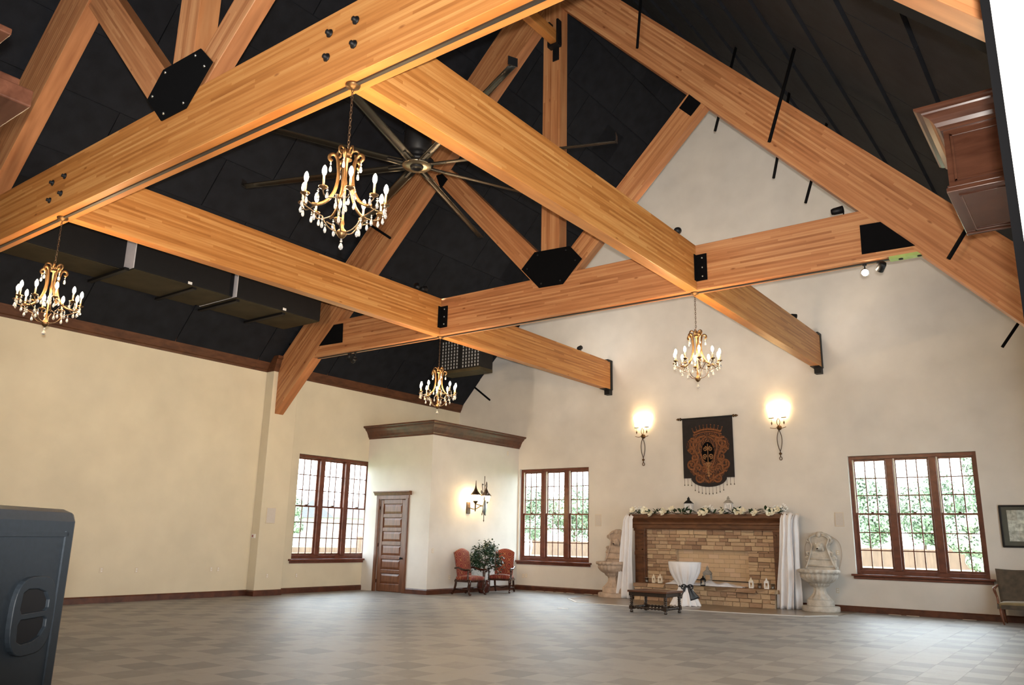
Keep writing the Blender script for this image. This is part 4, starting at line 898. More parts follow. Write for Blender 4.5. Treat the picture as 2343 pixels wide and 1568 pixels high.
for x_, n_ in ((-2.1, 6), (-1.75, 5), (-1.5, 6), (-1.25, 7), (-1.0, 4), (-.75, 7), (-.55, 10), (-.3, 5), (.05, 4), (.3, 3), (.55, 6), (.85, 9), (1.05, 9), (1.35, 7), (1.5, 8), (1.75, 7), (1.95, 7)):
    for k in range(n_): putleaf(gl, lm, (x_ + random.uniform(-.12, .12), random.uniform(-.14, .04), random.uniform(0, .10)), (random.uniform(-.5, .5), random.uniform(-.9, .35), random.uniform(-pi, 0.2) if random.random() < .8 else random.uniform(0, pi)), random.uniform(.8, 1.2))
pm = MB().grid(lambda u, v: (.015 + u * .085, (v - .5) * .085 * sin(pi * (u * .8 + .2)) ** .7, .035 * u * u + .02 * abs(v - .5)), 5, 3, .003)
fl0 = None; pet0 = None
def flower(x_, y_, z_, s):
    global fl0, pet0
    c = again(fl0, gl) if fl0 else obj('magnolia', MB().sphere((0, 0, .015), .016, 8, 5), 'petal', gl)
    fl0 = fl0 or c
    for k in range(6):
        if pet0 is None: pet0 = obj('petal', pm, 'petal', c, recalc=False); p = pet0
        else: p = again(pet0, c)
        p.rotation_euler = (0, -.35 if k % 2 else -.1, k * pi / 3)
    c.location = (x_, y_, z_); c.rotation_euler = (random.uniform(.7, 1.4), random.uniform(-.4, .4), random.uniform(-.5, .5)); c.scale = (s,) * 3
for u, v, s in ((1474, 1172, 1.25), (1491, 1179, 1.05), (1519, 1173, 1.15), (1538, 1168, 1.0), (1614, 1174, 1.2), (1604, 1176, .9), (1654, 1174, .95), (1687, 1174, 1.1), (1700, 1174, 1.15), (1727, 1177, 1.0), (1760, 1176, 1.25), (1780, 1170, .95), (1448, 1170, .9)):
    q = at('Y', gy - .13, u, v); flower(q.x + 9.27, -.13, q.z - MZ + .02, s * 1.15)
# little white flower sprays, separate from the garland
def spray(u, v, label, n, r):
    q = at('Y', gy + .1, u, v); t = thing('flower_spray', label, 'flowers', (q.x, gy + .1, MZ + .03), 0)
    st_ = MB(); fl_ = MB(); 
    for k in range(n):
        a = random.uniform(0, 2 * pi); e = random.uniform(.3, 1.2); L = r * random.uniform(.6, 1); p = (L * cos(a) * cos(e), L * sin(a) * cos(e) * .5, L * sin(e)); st_.tube([(0, 0, 0), (p[0] * .5, p[1] * .5, p[2] * .6), p], .004, 4); fl_.sphere(p, .022, 6, 4, (1, 1, .8)); fl_.sphere((p[0] + .02, p[1], p[2] + .015), .016, 6, 4)
    obj('stems', st_, 'ficus', t); o = obj('blossoms', fl_, 'petalw', t); o['kind'] = 'stuff'
spray(1460, 1168, 'spray of small white blossoms at the left end of the mantel', 34, .22)
spray(1618, 1168, 'spray of small white blossoms between the two mantel lanterns', 26, .24)
spray(1782, 1164, 'spray of small white blossoms at the right end of the mantel', 40, .26)
spray(1633, 1172, 'loose white blossoms lying just left of the grey topped lantern', 14, .16)
# ------------------------------------------------------------------ lanterns
def lantern(x, y, z, w, h, body, roof, label, arch=False, solid=False, candle=True, bar=.12):
    t = thing('lantern', label, 'lantern', (x, y, z), .25); b = w / 2; hb = h * .60; p = w * bar
    obj('base', MB().box(-b * 1.08, b * 1.08, -b * 1.08, b * 1.08, 0, h * .045), body, t, bevel=.004)
    fr = MB()
    for sx in (-1, 1):
        for sy in (-1, 1): fr.box(sx * b - (p if sx > 0 else 0), sx * b + (p if sx < 0 else 0), sy * b - (p if sy > 0 else 0), sy * b + (p if sy < 0 else 0), h * .045, hb)
    for sy in (-1, 1):
        y0 = sy * b - (p * .5 if sy > 0 else 0); fr.box(-b, b, y0, y0 + p * .5, hb * .88, hb); fr.box(-b, b, y0, y0 + p * .5, h * .045, h * .10); fr.box(y0, y0 + p * .5, -b, b, hb * .88, hb); fr.box(y0, y0 + p * .5, -b, b, h * .045, h * .10)
        if solid:
            for q_ in (-.28, .28): fr.box(-b if q_ < 0 else b * .45, -b * .45 if q_ < 0 else b, y0, y0 + p * .4, h * .1, hb); fr.box(y0, y0 + p * .4, -b if q_ < 0 else b * .45, -b * .45 if q_ < 0 else b, h * .1, hb)
            fr.box(-b, b, y0, y0 + p * .4, h * .1, hb * .42); fr.box(y0, y0 + p * .4, -b, b, h * .1, hb * .42); fr.box(-p * .3, p * .3, y0, y0 + p * .4, h * .1, hb)
    obj('frame', fr, body, t)
    rf = MB().lathe([(b * 1.55, hb), (b * 1.55, hb + h * .02), (b * 1.05, hb + h * .11), (b * .5, hb + h * .19), (b * .42, hb + h * .20), (b * .42, hb + h * .25), (b * .55, hb + h * .26), (b * .25, hb + h * .32), (0, hb + h * .34)], 4, a0=pi / 4, a1=2 * pi + pi / 4, sm=False); o = obj('roof', rf, roof, t)
    obj('finial', MB().lathe([(b * .12, hb + h * .31), (b * .2, hb + h * .35), (b * .1, hb + h * .38), (0, h)], 8), roof, o)
    if candle: obj('candle', MB().lathe([(b * .38, h * .045), (b * .38, h * .27), (0, h * .27)], 12), 'ivory', t)
    return t
def spot_on(u, v, y): q = at('Y', y, u, v); return q.x
my = FY + .06
lantern(spot_on(1576, 1160, my), my, MZ, .225, .50, 'whitepaint', 'steel', 'white lantern with black roof on the mantel', solid=True)
lantern(spot_on(1667, 1160, my), my, MZ, .225, .50, 'whitepaint', 'greywood', 'white lantern with grey roof on the mantel', solid=True)
HZ = .478; hy = YB - .66
lantern(spot_on(1496, 1334, hy), hy, HZ, .085, .25, 'ivory', 'ivory', 'narrow cream lantern on the hearth, left of the wider one', solid=False, bar=.2)
lantern(spot_on(1510, 1334, hy), hy + .02, HZ, .115, .26, 'ivory', 'ivory', 'wider cream lantern on the hearth between narrow one and cocktail table', bar=.2)
lantern(spot_on(1619, 1320, hy + .12), hy + .12, HZ, .215, .53, 'greywood', 'greywood', 'tall grey wooden lantern on the hearth', bar=.13)
lantern(spot_on(1609, 1338, hy - .12), hy - .12, HZ, .125, .27, 'steel', 'steel', 'small black lantern in front of the tall grey one', bar=.12)
lantern(spot_on(1719, 1340, hy - .02), hy - .02, HZ, .115, .28, 'whitepaint', 'ivory', 'white lantern on the hearth, left of the glass votive', bar=.22)
lantern(spot_on(1754, 1340, hy - .02), hy - .02, HZ, .115, .28, 'whitepaint', 'whitepaint', 'white lantern at the right end of the hearth', bar=.22)
for u, lab in ((1480, 'glass votive holder at the left end of the hearth'), (1738, 'glass votive holder between the two white hearth lanterns'), (1768, 'glass votive holder at the far right corner of the hearth')):
    t = thing('votive_holder', lab, 'candle holder', (spot_on(u, 1338, hy + .05), hy + .05, HZ)); obj('glass_cup', MB().lathe([(0, .002), (.045, .002), (.055, .06), (.05, .13), (.046, .13), (.05, .06), (.04, .01), (0, .01)], 14), 'smoky', t); obj('candle', MB().lathe([(.03, .012), (.03, .06), (0, .06)], 12), 'whitepaint', t)
    obj('rim', MB().lathe([(.052, .125), (.056, .13), (.05, .136), (.046, .13)], 14), 'chrome', t)
rnd = random.Random(4)
x0, x1 = spot_on(1527, 1335, hy), spot_on(1704, 1342, hy)
def tul(u, v):
    x_ = x0 + (x1 - x0) * u; h_ = (.03 + .055 * (sin(u * 26) * .5 + .5) + .05 * (sin(u * 11 + 1.5) * .5 + .5)) * sin(pi * v) ** .6 * min(1, 8 * u + .1, 8 * (1 - u) + .1)
    return (x_, hy - .16 + .34 * v + .03 * sin(17 * u), HZ + .004 + h_ + .012 * sin(38 * u + 9 * v) * sin(pi * v))
tag(obj('tulle_runner', MB().grid(tul, 70, 10, .004), 'tulle', recalc=False), 'crumpled white tulle runner lying along the hearth', 'fabric')
tag(obj('fire_bar', MB().tube([(x0 + .1, YB - .10, HZ + .12), (x1 + .02, YB - .10, HZ + .12)], .012, 6).box(x0 + .3, x0 + .33, YB - .12, YB - .08, HZ, HZ + .12).box(x1 - .1, x1 - .07, YB - .12, YB - .08, HZ, HZ + .12), 'steel'), 'black iron bar across the back of the firebox', 'bar')
# ------------------------------------------------------------------ wall fountains
def fountain(u, m, label):
    q = at('Y', YB - .5, u, 1380); x = q.x; yc = YB - .50
    t = thing('wall_fountain', label, 'fountain', (x, yc, 0))
    obj('base_disc', MB().lathe([(0, 0), (.45, 0), (.455, .02), (.455, .11), (.44, .13), (0, .13)], 36), m, t)
    obj('plinth', MB().lathe([(0, .13), (.325, .13), (.33, .15), (.33, .27), (.31, .285), (0, .285)], 36), m, t)
    def fl_(a, z): return 1 + .05 * cos(10 * a)
    obj('pedestal', MB().lathe([(.29, .285), (.28, .31), (.235, .35), (.17, .43), (.145, .50), (.15, .555), (.175, .59), (.20, .605), (0, .605)], 60, flute=fl_), m, t)
    def gd(a, z): return 1 + .075 * abs(cos(11 * a)) - .02 * (1 if .70 < z < .95 else 0)
    obj('basin', MB().lathe([(.12, .60), (.21, .61), (.22, .64), (.24, .65), (.24, .675), (.28, .69), (.36, .74), (.42, .81), (.44, .87), (.43, .92), (.46, .925), (.48, .94), (.485, .98), (.47, 1.01), (.42, 1.02), (.38, 1.02), (.30, .96), (0, .93)], 88, flute=gd), m, t)
    half = [(.42, .93), (.40, 1.08), (.385, 1.10), (.38, 1.22), (.37, 1.25), (.40, 1.28), (.375, 1.33), (.34, 1.36), (.355, 1.42), (.32, 1.46), (.27, 1.45), (.235, 1.50), (.215, 1.56), (.225, 1.62), (.27, 1.66), (.31, 1.71), (.32, 1.76), (.29, 1.80), (.24, 1.86), (.17, 1.91), (.08, 1.935), (.05, 1.955), (0, 1.96)]
    out = half + [(-a, b) for a, b in reversed(half[:-1])]
    obj('back_plate', MB().prism(out, 'Y', .22, .40), m, t, bevel=.02)
    rl = MB()
    for sg in (-1, 1):
        rl.tube([(sg * (.30 - .045 * k / 12 + .05 * cos(k * .8)), .20, 1.40 + .05 * sin(k * .8)) for k in range(13)], .02, 6); rl.tube([(sg * (.26 + .05 * cos(k * .8)), .20, 1.74 + .05 * sin(k * .8)) for k in range(13)], .02, 6)
        rl.tube(spline([(sg * .38, .20, 1.02), (sg * .30, .19, 1.2), (sg * .22, .19, 1.45), (sg * .18, .19, 1.6), (sg * .24, .19, 1.78), (sg * .08, .19, 1.88)], 4), .024, 6)
    rl.tube([(-.38, .20, 1.10), (.38, .20, 1.10)], .024, 6); rl.tube([(-.36, .20, 1.27), (.36, .20, 1.27)], .018, 6); rl.sphere((0, .2, 1.88), .06, 10, 6, (1, .6, 1.2))
    obj('scroll_relief', rl, m, t)
    ln = MB().sphere((0, .17, 1.58), .10, 14, 8, (1, .8, 1.1)); ln.sphere((0, .09, 1.545), .05, 10, 6, (1, 1, .8))
    for sg in (-1, 1): ln.sphere((sg * .07, .14, 1.66), .028, 8, 5); ln.sphere((sg * .035, .10, 1.60), .016, 8, 5); ln.sphere((sg * .09, .17, 1.53), .05, 8, 5, (.8, .8, 1.4))
    o = obj('lion_mask', ln, m, t); obj('spout', MB().lathe([(0, -.04), (.016, -.04), (.016, .05), (0, .05)], 10, (0, .03, 1.53), 'Y'), 'steel', o)
    return t
fountain(1404, 'fountain_tan', 'tan stone wall fountain partly behind the left drape')
fountain(1878, 'fountain_grey', 'grey stone wall fountain between the right drape and the window')
# thin cable round the right fountain
q0 = at('Y', YB - .02, 1845, 1290); q1 = at('Y', YB - .02, 1878, 1222); q2 = at('Y', YB - .02, 1915, 1260); q3 = at('Y', YB - .02, 1918, 1310)
tag(obj('cable', MB().tube(spline([q0, at('Y', YB - .02, 1842, 1250), at('Y', YB - .02, 1858, 1227), q1, at('Y', YB - .02, 1905, 1230), at('Y', YB - .02, 1921, 1245), at('Y', YB - .02, 1926, 1275), q3], 5), .006, 5), 'fountain_tan'), 'thin pale cable looped on the wall around the grey fountain', 'cable')
# ================================================================== COCKTAIL TABLE
q = at('Z', 1.10, 1566.5, 1287); tx, ty = q.x, q.y
CTS = 1.0
ct = thing('cocktail_table', 'tall cocktail table in gathered white cloth tied with a black sash', 'table', (tx, ty, 0))
def clothf(u, v):
    a = 2 * pi * u; pr_ = [(0, .43), (.03, .43), (.12, .415), (.25, .37), (.38, .29), (.50, .205), (.565, .175), (.62, .185), (.75, .25), (.88, .31), (1, .36)]
    for (s0, r0), (s1, r1) in zip(pr_, pr_[1:]):
        if v <= s1: r = r0 + (r1 - r0) * (v - s0) / (s1 - s0); break
    am = .030 * min(1, max(0, (v - .02) * 3)) if v < .57 else .02 + .15 * (v - .57)
    r *= 1 + am / .25 * .5 * (sin(13 * a) + .5 * sin(22 * a + 1)) * (1 if v < .57 else .6); 
    if v > .6: r *= 1 + .14 * (v - .6) * sin(4 * a + 1)
    return (r * cos(a), r * sin(a), 1.10 * (1 - v) + .006)
obj('cloth', MB().grid(clothf, 130, 40), 'white', ct)
obj('table_top', MB().lathe([(0, 1.085), (.425, 1.085), (.432, 1.098), (.425, 1.112), (0, 1.112)], 48), 'white', ct)
sa = MB().lathe([(.178, .465), (.187, .47), (.187, .515), (.178, .52)], 40)
sa.grid(lambda u, v: (.05 + .14 * v + (u - .5) * (.05 + .22 * v), -.20 - .05 * v - .02 * sin(6 * u), .49 - .36 * v + .08 * u * v), 6, 8, .006)
sa.v = sa.v
sa.grid(lambda u, v: (-.04 - .10 * v + (u - .5) * (.05 + .05 * v), -.20 - .03 * v - .015 * sin(6 * u), .49 - .30 * v), 5, 7, .006)
for sg in (-1, 1): sa.tube(spline([(0, -.205, .49), (sg * .07, -.235, .54), (sg * .15, -.22, .50), (sg * .12, -.225, .43), (sg * .02, -.205, .48)], 4), [.012 + .018 * sin(pi * k / 16) for k in range(17)], 6, flat=.6)
sa.sphere((0, -.21, .49), .032, 8, 6)
so_ = obj('sash', sa, 'blackcloth', ct, recalc=False); so_.rotation_euler = (0, 0, .62)
obj('foot_plate', MB().lathe([(0, 0), (.36, 0), (.36, .012), (.05, .03), (.04, .06), (0, .06)], 32), 'steel', ct)
# ================================================================== COFFEE TABLE
P = [at('Z', .5, u, v) for u, v in ((1431, 1351), (1519, 1356.5), (1565, 1351))]
cx, cy = (P[0].x + P[2].x) / 2, (P[0].y + P[2].y) / 2
cxr = at('Z', 0, 1496, 1400)
yaw = radians(-24)
def build_coffee(cx, cy, yaw, L, Dp):
    t = thing('coffee_table', 'dark wooden coffee table with turned legs in front of the cocktail table', 'table', (cx, cy, 0), yaw)
    q = MB().box(-L / 2, L / 2, -Dp / 2, Dp / 2, .455, .50); obj('table_top', q, 'tabletop', t, bevel=.008)
    q = MB(); i = .06
    for s in (-1, 1): q.box(-L / 2 + i, L / 2 - i, s * (Dp / 2 - i) - .012, s * (Dp / 2 - i) + .012, .37, .455); q.box(s * (L / 2 - i) - .012, s * (L / 2 - i) + .012, -Dp / 2 + i, Dp / 2 - i, .37, .455)
    obj('apron', q, 'table', t)
    prof = [(0, 0), (.03, 0), (.042, .02), (.036, .05), (.022, .06), (.04, .07)]; 
    lg = MB().lathe(prof, 12).box(-.042, .042, -.042, .042, .07, .15)
    pr2 = [(.03, .15)]
    for k in range(5): z = .155 + k * .044; pr2 += [(.024, z), (.042, z + .014), (.042, z + .026), (.024, z + .042)]
    lg.lathe(pr2 + [(.03, .375)], 12).box(-.042, .042, -.042, .042, .37, .455)
    l0 = None
    for sx in (-1, 1):
        for sy in (-1, 1):
            loc = (sx * (L / 2 - i - .01), sy * (Dp / 2 - i - .01), 0)
            if l0 is None: l0 = obj('leg', lg, 'table', t, loc=loc)
            else: again(l0, t, loc)
    def turned(n, ln):
        pr = []
        for k in range(n): z = -ln / 2 + k * ln / n; pr += [(.016, z), (.032, z + ln / n * .35), (.032, z + ln / n * .65), (.016, z + ln / n * .97)]
        return pr
    for s in (-1, 1):
        obj('stretcher', MB().lathe(turned(9, L - 2 * i - .1), 10, (0, 0, 0), 'X'), 'table', t, loc=(0, s * (Dp / 2 - i - .01), .11)); obj('stretcher', MB().lathe(turned(7, Dp - 2 * i - .1), 10, (0, 0, 0), 'Y'), 'table', t, loc=(s * (L / 2 - i - .01), 0, .11))
    return t
# corners measured on the top: long side runs from P0 to P1, short side from P1 to P2
COFFEE_YAW = atan2((P[1]-P[0]).y, (P[1]-P[0]).x)
build_coffee(cx, cy, COFFEE_YAW, 1.02, .86)
# ================================================================== ARMCHAIRS
chair_mat = None
def damask():
    m, n, l, b = mk('red_damask'); b.inputs['Roughness'].default_value = .75; b.inputs['Sheen Weight'].default_value = .2
    t = n.new('ShaderNodeTexCoord'); s = n.new('ShaderNodeSeparateXYZ'); l.new(t.outputs['Object'], s.inputs[0])
    def wv(src, k, ph):
        a = node(n, 'ShaderNodeMath', operation='MULTIPLY_ADD'); a.inputs[1].default_value = k; a.inputs[2].default_value = ph; l.new(src, a.inputs[0]); c = node(n, 'ShaderNodeMath', operation='COSINE'); l.new(a.outputs[0], c.inputs[0]); return c.outputs[0]
    ad = node(n, 'ShaderNodeMath', operation='ADD'); l.new(s.outputs['Z'], ad.inputs[0]); l.new(s.outputs['Y'], ad.inputs[1])
    u = wv(s.outputs['X'], 19, 0); v = wv(ad.outputs[0], 15, .8)
    sm = node(n, 'ShaderNodeMath', operation='ADD'); l.new(u, sm.inputs[0]); l.new(v, sm.inputs[1]); ab = node(n, 'ShaderNodeMath', operation='ABSOLUTE'); l.new(sm.outputs[0], ab.inputs[0])
    pp = node(n, 'ShaderNodeMath', operation='PINGPONG'); pp.inputs[1].default_value = .55; l.new(ab.outputs[0], pp.inputs[0])
    nz = n.new('ShaderNodeTexNoise'); nz.inputs['Scale'].default_value = 60; l.new(t.outputs['Object'], nz.inputs['Vector']); a2 = node(n, 'ShaderNodeMath', operation='MULTIPLY_ADD'); a2.inputs[1].default_value = .2; l.new(nz.outputs['Fac'], a2.inputs[0]); l.new(pp.outputs[0], a2.inputs[2])
    r = ramp(n, [(.06, (.25, .032, .016)), (.15, (.33, .17, .065)), (.24, (.23, .028, .014)), (.62, (.17, .018, .010))]); l.new(a2.outputs[0], r.inputs[0]); l.new(r.outputs[0], b.inputs['Base Color']); return m
MT['damask'] = damask()
MT['chairwood'] = darkwood('chair_mahogany', (.018, .006, .004), (.06, .02, .011), (12, 12, 12), .22)
def make_chair(x, y, rz, label):
    t = thing('armchair', label, 'chair', (x, y, 0), rz)
    wd = .31
    def backf(u, v):      # front skin
        h = .46 + .80 * v; tp = .5 + .5 * sin(pi * u); top = .08 * (1 - tp) * (v ** 4); wn = 1.0 - .06 * (1 - v); 
        return ((u - .5) * 2 * (wd - .02) * wn, .25 + .16 * (v) - .05 * sin(pi * u) * sin(pi * v) ** .5, h - top * 2.0)
    obj('backrest', MB().grid(backf, 14, 14, -.09), 'damask', t, recalc=True)
    def seatf(u, v): return ((u - .5) * 2 * (.33 - .02 * v), -.30 + .56 * v, .50 + .05 * (sin(pi * u) * sin(pi * min(1, v + .08))) ** .5)
    obj('seat', MB().grid(seatf, 12, 12, .13), 'damask', t)
    fr = MB(); fr.box(-.33, .33, -.30, -.26, .36, .41); fr.box(-.31, .31, .24, .28, .36, .44)
    for s in (-1, 1): fr.box(s * .33 - .02, s * .33 + .02, -.30, .28, .36, .41)
    obj('seat_rail', fr, 'chairwood', t)
    ar = MB().tube(spline([(.33, .30, .74), (.345, .15, .76), (.36, 0, .72), (.365, -.16, .70), (.36, -.28, .715), (.36, -.345, .70), (.36, -.35, .66), (.36, -.31, .655)], 4), [.022 + .010 * sin(pi * min(1, k / 20)) for k in range(29)], 8)
    po = MB().lathe([(.022, .40), (.03, .44), (.022, .47), (.034, .52), (.02, .57), (.03, .62), (.022, .66), (.026, .70)], 10, (.355, -.25, 0))
    fl_ = MB().tube(spline([(.33, -.27, .42), (.335, -.30, .32), (.325, -.275, .20), (.325, -.27, .10), (.335, -.31, .035), (.335, -.36, .028), (.335, -.36, .055)], 4), [.042, .045, .046, .047, .048, .045, .042, .038, .035, .032, .03, .028, .027, .026, .027, .028, .03, .032, .03, .028, .026, .022, .02, .018, .014], 8)
    bl_ = MB().tube(spline([(.30, .26, .44), (.30, .27, .30), (.30, .31, .16), (.30, .37, .05), (.30, .41, .02), (.30, .42, .05)], 4), [.034] * 8 + [.03] * 8 + [.024] * 5, 8)
    for sg in (-1, 1):
        for nm, mb in (('arm', ar), ('arm_post', po), ('leg', fl_), ('leg', bl_)):
            m2 = MB(); m2.v = [(sg * a, b, c) for a, b, c in mb.v]; m2.f = mb.f; m2.sm = mb.sm; obj(nm, m2, 'chairwood', t)
    st_ = MB(); 
    for sg in (-1, 1): st_.tube([(sg * .325, -.27, .16), (sg * .31, .31, .15)], .02, 8)
    st_.tube(spline([(-.32, .02, .155), (-.15, -.02, .18), (0, .02, .15), (.15, -.02, .18), (.32, .02, .155)], 4), .02, 8); obj('stretcher', st_, 'chairwood', t)
    return t
def fpos(u, v): q = at('Z', 0, u, v); return q.x, q.y
CH = make_chair(-15.47, 18.86, radians(88), 'red patterned armchair left of the plant, back to the closet wall')
dup(CH, (-15.52, 20.50, 0), radians(22), 'red patterned armchair right of the plant, back to the corner by the window')
# ================================================================== FICUS IN A POT
q = at('Z', 0, 1105, 1356); pl = thing('potted_plant', 'leafy green ficus in a brown glazed pot between the red armchairs', 'plant', (-15.62, 19.72, 0))
obj('pot', MB().lathe([(0, 0), (.12, 0), (.14, .02), (.19, .12), (.205, .22), (.185, .31), (.16, .345), (.185, .36), (.185, .38), (.155, .38), (.14, .33), (0, .33)], 24), 'pot', pl)
obj('soil', MB().lathe([(.15, .34), (0, .35)], 16), 'stem', pl)
tr = MB(); rp = random.Random(11); tips = []
for k in range(3): tr.tube([(.02 * cos(k * 2), .02 * sin(k * 2), .33), (.04 * cos(k * 2 + 1), .04 * sin(k * 2 + 1), .6), (.02 * cos(k * 2 + 2), .03, .82)], .014, 6)
for k in range(46):
    a = rp.uniform(0, 2 * pi); e = rp.uniform(-.75, 1.35); L = rp.uniform(.24, .50); p = Vector((L * cos(a) * cos(e) * .95, L * sin(a) * cos(e) * 1.1, .98 + L * sin(e) * 1.02)); tr.tube([(0, .01, .78), p * .5 + Vector((0, 0, .46)), p], .004, 4); tips.append(p)
obj('branches', tr, 'stem', pl)
lf = MB()
for p in tips:
    for k in range(54):
        c = p + Vector((rp.gauss(0, .085), rp.gauss(0, .085), rp.gauss(0, .07))); a = rp.uniform(0, 2 * pi); L = rp.uniform(.065, .105); w = L * .28
        if c.x < -.38: continue
        d = Vector((cos(a), sin(a), rp.uniform(-.9, .25))).normalized(); s_ = d.cross(Vector((rp.uniform(-.5, .5), rp.uniform(-.5, .5), 1))).normalized() * w
        lf.add([c, c + d * L * .45 + s_, c + d * L, c + d * L * .45 - s_], [(0, 1, 2, 3)])
o = obj('leaves', lf, 'ficus', pl, recalc=False); o['kind'] = 'stuff'
# ================================================================== SETTEE
sx0 = -2.33; stt = thing('settee', 'brown velvet settee with carved wooden arms below the framed collage', 'settee', (sx0 + .75, YB - .50, 0))
Lh = .75
obj('backrest', MB().grid(lambda u, v: (-Lh + .02 + u * 2 * (Lh - .02) - .05 * (v - .3) * (1 - 2 * u), .14 + .16 * v, .44 + .72 * v - .05 * (abs(2 * u - 1) ** 3) * v * 0 - .02 * sin(2 * pi * u) * v), 20, 10, -.10), 'settee', stt)
obj('seat', MB().grid(lambda u, v: (-Lh + .03 + u * 2 * (Lh - .03), -.36 + .52 * v, .45 + .06 * (sin(pi * u) ** .3) * (sin(pi * (v * .9 + .05)) ** .5)), 20, 10, .10), 'seatvelvet', stt)
obj('seat_rail', MB().box(-Lh, Lh, -.36, -.31, .33, .42).box(-Lh, Lh, .20, .25, .33, .44).box(-Lh, -Lh + .05, -.36, .25, .33, .42).box(Lh - .05, Lh, -.36, .25, .33, .42), 'settee', stt, bevel=.01)
arm = MB().tube(spline([(-Lh + .02, .22, .82), (-Lh - .01, .05, .80), (-Lh - .03, -.15, .76), (-Lh - .03, -.24, .77), (-Lh - .03, -.27, .74), (-Lh - .01, -.22, .64), (-Lh + .01, -.20, .55), (-Lh + .02, -.26, .43)], 4), [.026] * 12 + [.03] * 8 + [.024] * 9, 8)
lg = MB().tube([(-Lh + .06, -.32, .36), (-Lh + .065, -.325, .22), (-Lh + .085, -.335, .08), (-Lh + .10, -.34, 0)], [.036, .032, .021, .016], 8)
for sg in (1, -1):
    for nm, mb in (('arm', arm), ('leg', lg)):
        m2 = MB(); m2.v = [(sg * a, b, c) for a, b, c in mb.v]; m2.f = mb.f; m2.sm = mb.sm; obj(nm, m2, 'legwood', stt)
    m2 = MB(); m2.v = [(sg * a, -b - .12, c) for a, b, c in lg.v]; m2.f = lg.f; m2.sm = lg.sm; obj('leg', m2, 'legwood', stt)
# ================================================================== FRAMED COLLAGE
px0, pz0, pz1 = -2.155, 1.655, 2.615; pw_ = 1.30
pc = thing('framed_picture', 'dark framed collage of old photographs on the wall above the settee', 'picture', (px0, YB, pz0))
h = pz1 - pz0; q = MB(); q.box(0, pw_, -.045, 0, 0, .04); q.box(0, pw_, -.045, 0, h - .04, h); q.box(0, .04, -.045, 0, .04, h - .04); q.box(pw_ - .04, pw_, -.045, 0, .04, h - .04); obj('frame', q, 'steel', pc, bevel=.008)
obj('mat_board', MB().box(.04, pw_ - .04, -.02, 0, .04, h - .04), mat('dark_mat_board', (.085, .085, .078), .8), pc)
pm_ = [mat('old_photo_%d' % k, c, .7, var=.4, scale=(14, 14, 14)) for k, c in enumerate(((.58, .56, .55), (.68, .65, .62), (.55, .51, .48), (.70, .68, .66)))]
for i in range(5):
    for j in range(3):
        x0 = .15 + i * .20; z0 = .14 + j * .235; z0 += .0; obj('photograph', MB().box(x0, x0 + .2, -.026 - .001 * ((i + j) % 2), -.02, z0, z0 + .235), pm_[(i * 2 + j * 3) % 4], pc)
obj('glazing', MB().box(.04, pw_ - .04, -.034, -.031, .04, h - .04), 'glass', pc)
# ================================================================== SMALL WALL FITTINGS
def speaker_plate(c, w, h, ax, label, nrm):
    t = thing('wall_speaker', label, 'speaker', c); d = .02 * nrm
    if ax == 'Y': obj('frame', MB().box(-w / 2, w / 2, d, 0, -h / 2, h / 2), 'plate', t, bevel=.004); obj('grille', MB().box(-w / 2 + .015, w / 2 - .015, d * 1.3, d * .5, -h / 2 + .015, h / 2 - .015), 'grille', t)
    else: obj('frame', MB().box(0, d, -w / 2, w / 2, -h / 2, h / 2), 'plate', t, bevel=.004); obj('grille', MB().box(d * .5, d * 1.3, -w / 2 + .015, w / 2 - .015, -h / 2 + .015, h / 2 - .015), 'grille', t)
q = at('Y', YB, 1369, 1191); speaker_plate(q, .22, .36, 'Y', 'grey flush wall speaker between the left back window and the fountain', -1)
q = at('Y', YB, 1921, 1189); speaker_plate(q, .22, .36, 'Y', 'grey flush wall speaker between the right fountain and the window', -1)
q = at('X', XW + .33, 619, 1180); speaker_plate(Vector((XW + .33, q.y, q.z)), .30, .42, 'X', 'grey flush speaker on the pilaster beside the left wall window', 1)
def outlet(c, ax, nrm, label, w=.08, h=.125):
    t = thing('wall_plate', label, 'wall plate', c, 0); d = .008 * nrm
    if ax == 'Y': obj('cover', MB().box(-w / 2, w / 2, d, 0, -h / 2, h / 2), 'plate', t, bevel=.002); [obj('socket', MB().box(-.016, .016, d * 1.3, d * .5, z - .014, z + .014), 'whitepaint', t) for z in (-.025, .025)]
    else: obj('cover', MB().box(0, d, -w / 2, w / 2, -h / 2, h / 2), 'plate', t, bevel=.002); [obj('socket', MB().box(d * .5, d * 1.3, -.016, .016, z - .014, z + .014), 'whitepaint', t) for z in (-.025, .025)]
for u, v, lab in ((232, 1305, 'wall plate on the plain left wall, nearest to the loudspeaker'), (312, 1305, 'wall plate on the plain left wall, second from the loudspeaker'), (483, 1303, 'left plate of the close pair on the plain left wall'), (499, 1303, 'right plate of the close pair on the plain left wall, toward the pilaster'), (678, 1317, 'wall plate below the left wall window')):
    q = at('X', XW, u, v); outlet(q, 'X', 1, lab, .10 if u == 232 else .08)
q = at('X', XW + .33, 611, 1318); outlet(q, 'X', 1, 'wall plate low on the pilaster')
for u, v, lab in ((1162, 1038, 'small plate high on the closet wall under the cornice end'), (990, 1261, 'switch plate on the closet wall beside its front corner'), (1028, 1322, 'wall plate behind the left red armchair')):
    q = at('X', XC, u, v); outlet(q, 'X', 1, lab)
for u, v, lab in ((1197, 1318, 'left of two wall plates below the left back window'), (1204, 1318, 'right of two wall plates below the left back window'), (1917, 1265, 'wall plate beside the top of the grey fountain'), (1917, 1352, 'wall plate low beside the grey fountain')):
    q = at('Y', YB, u, v); outlet(q, 'Y', -1, lab)
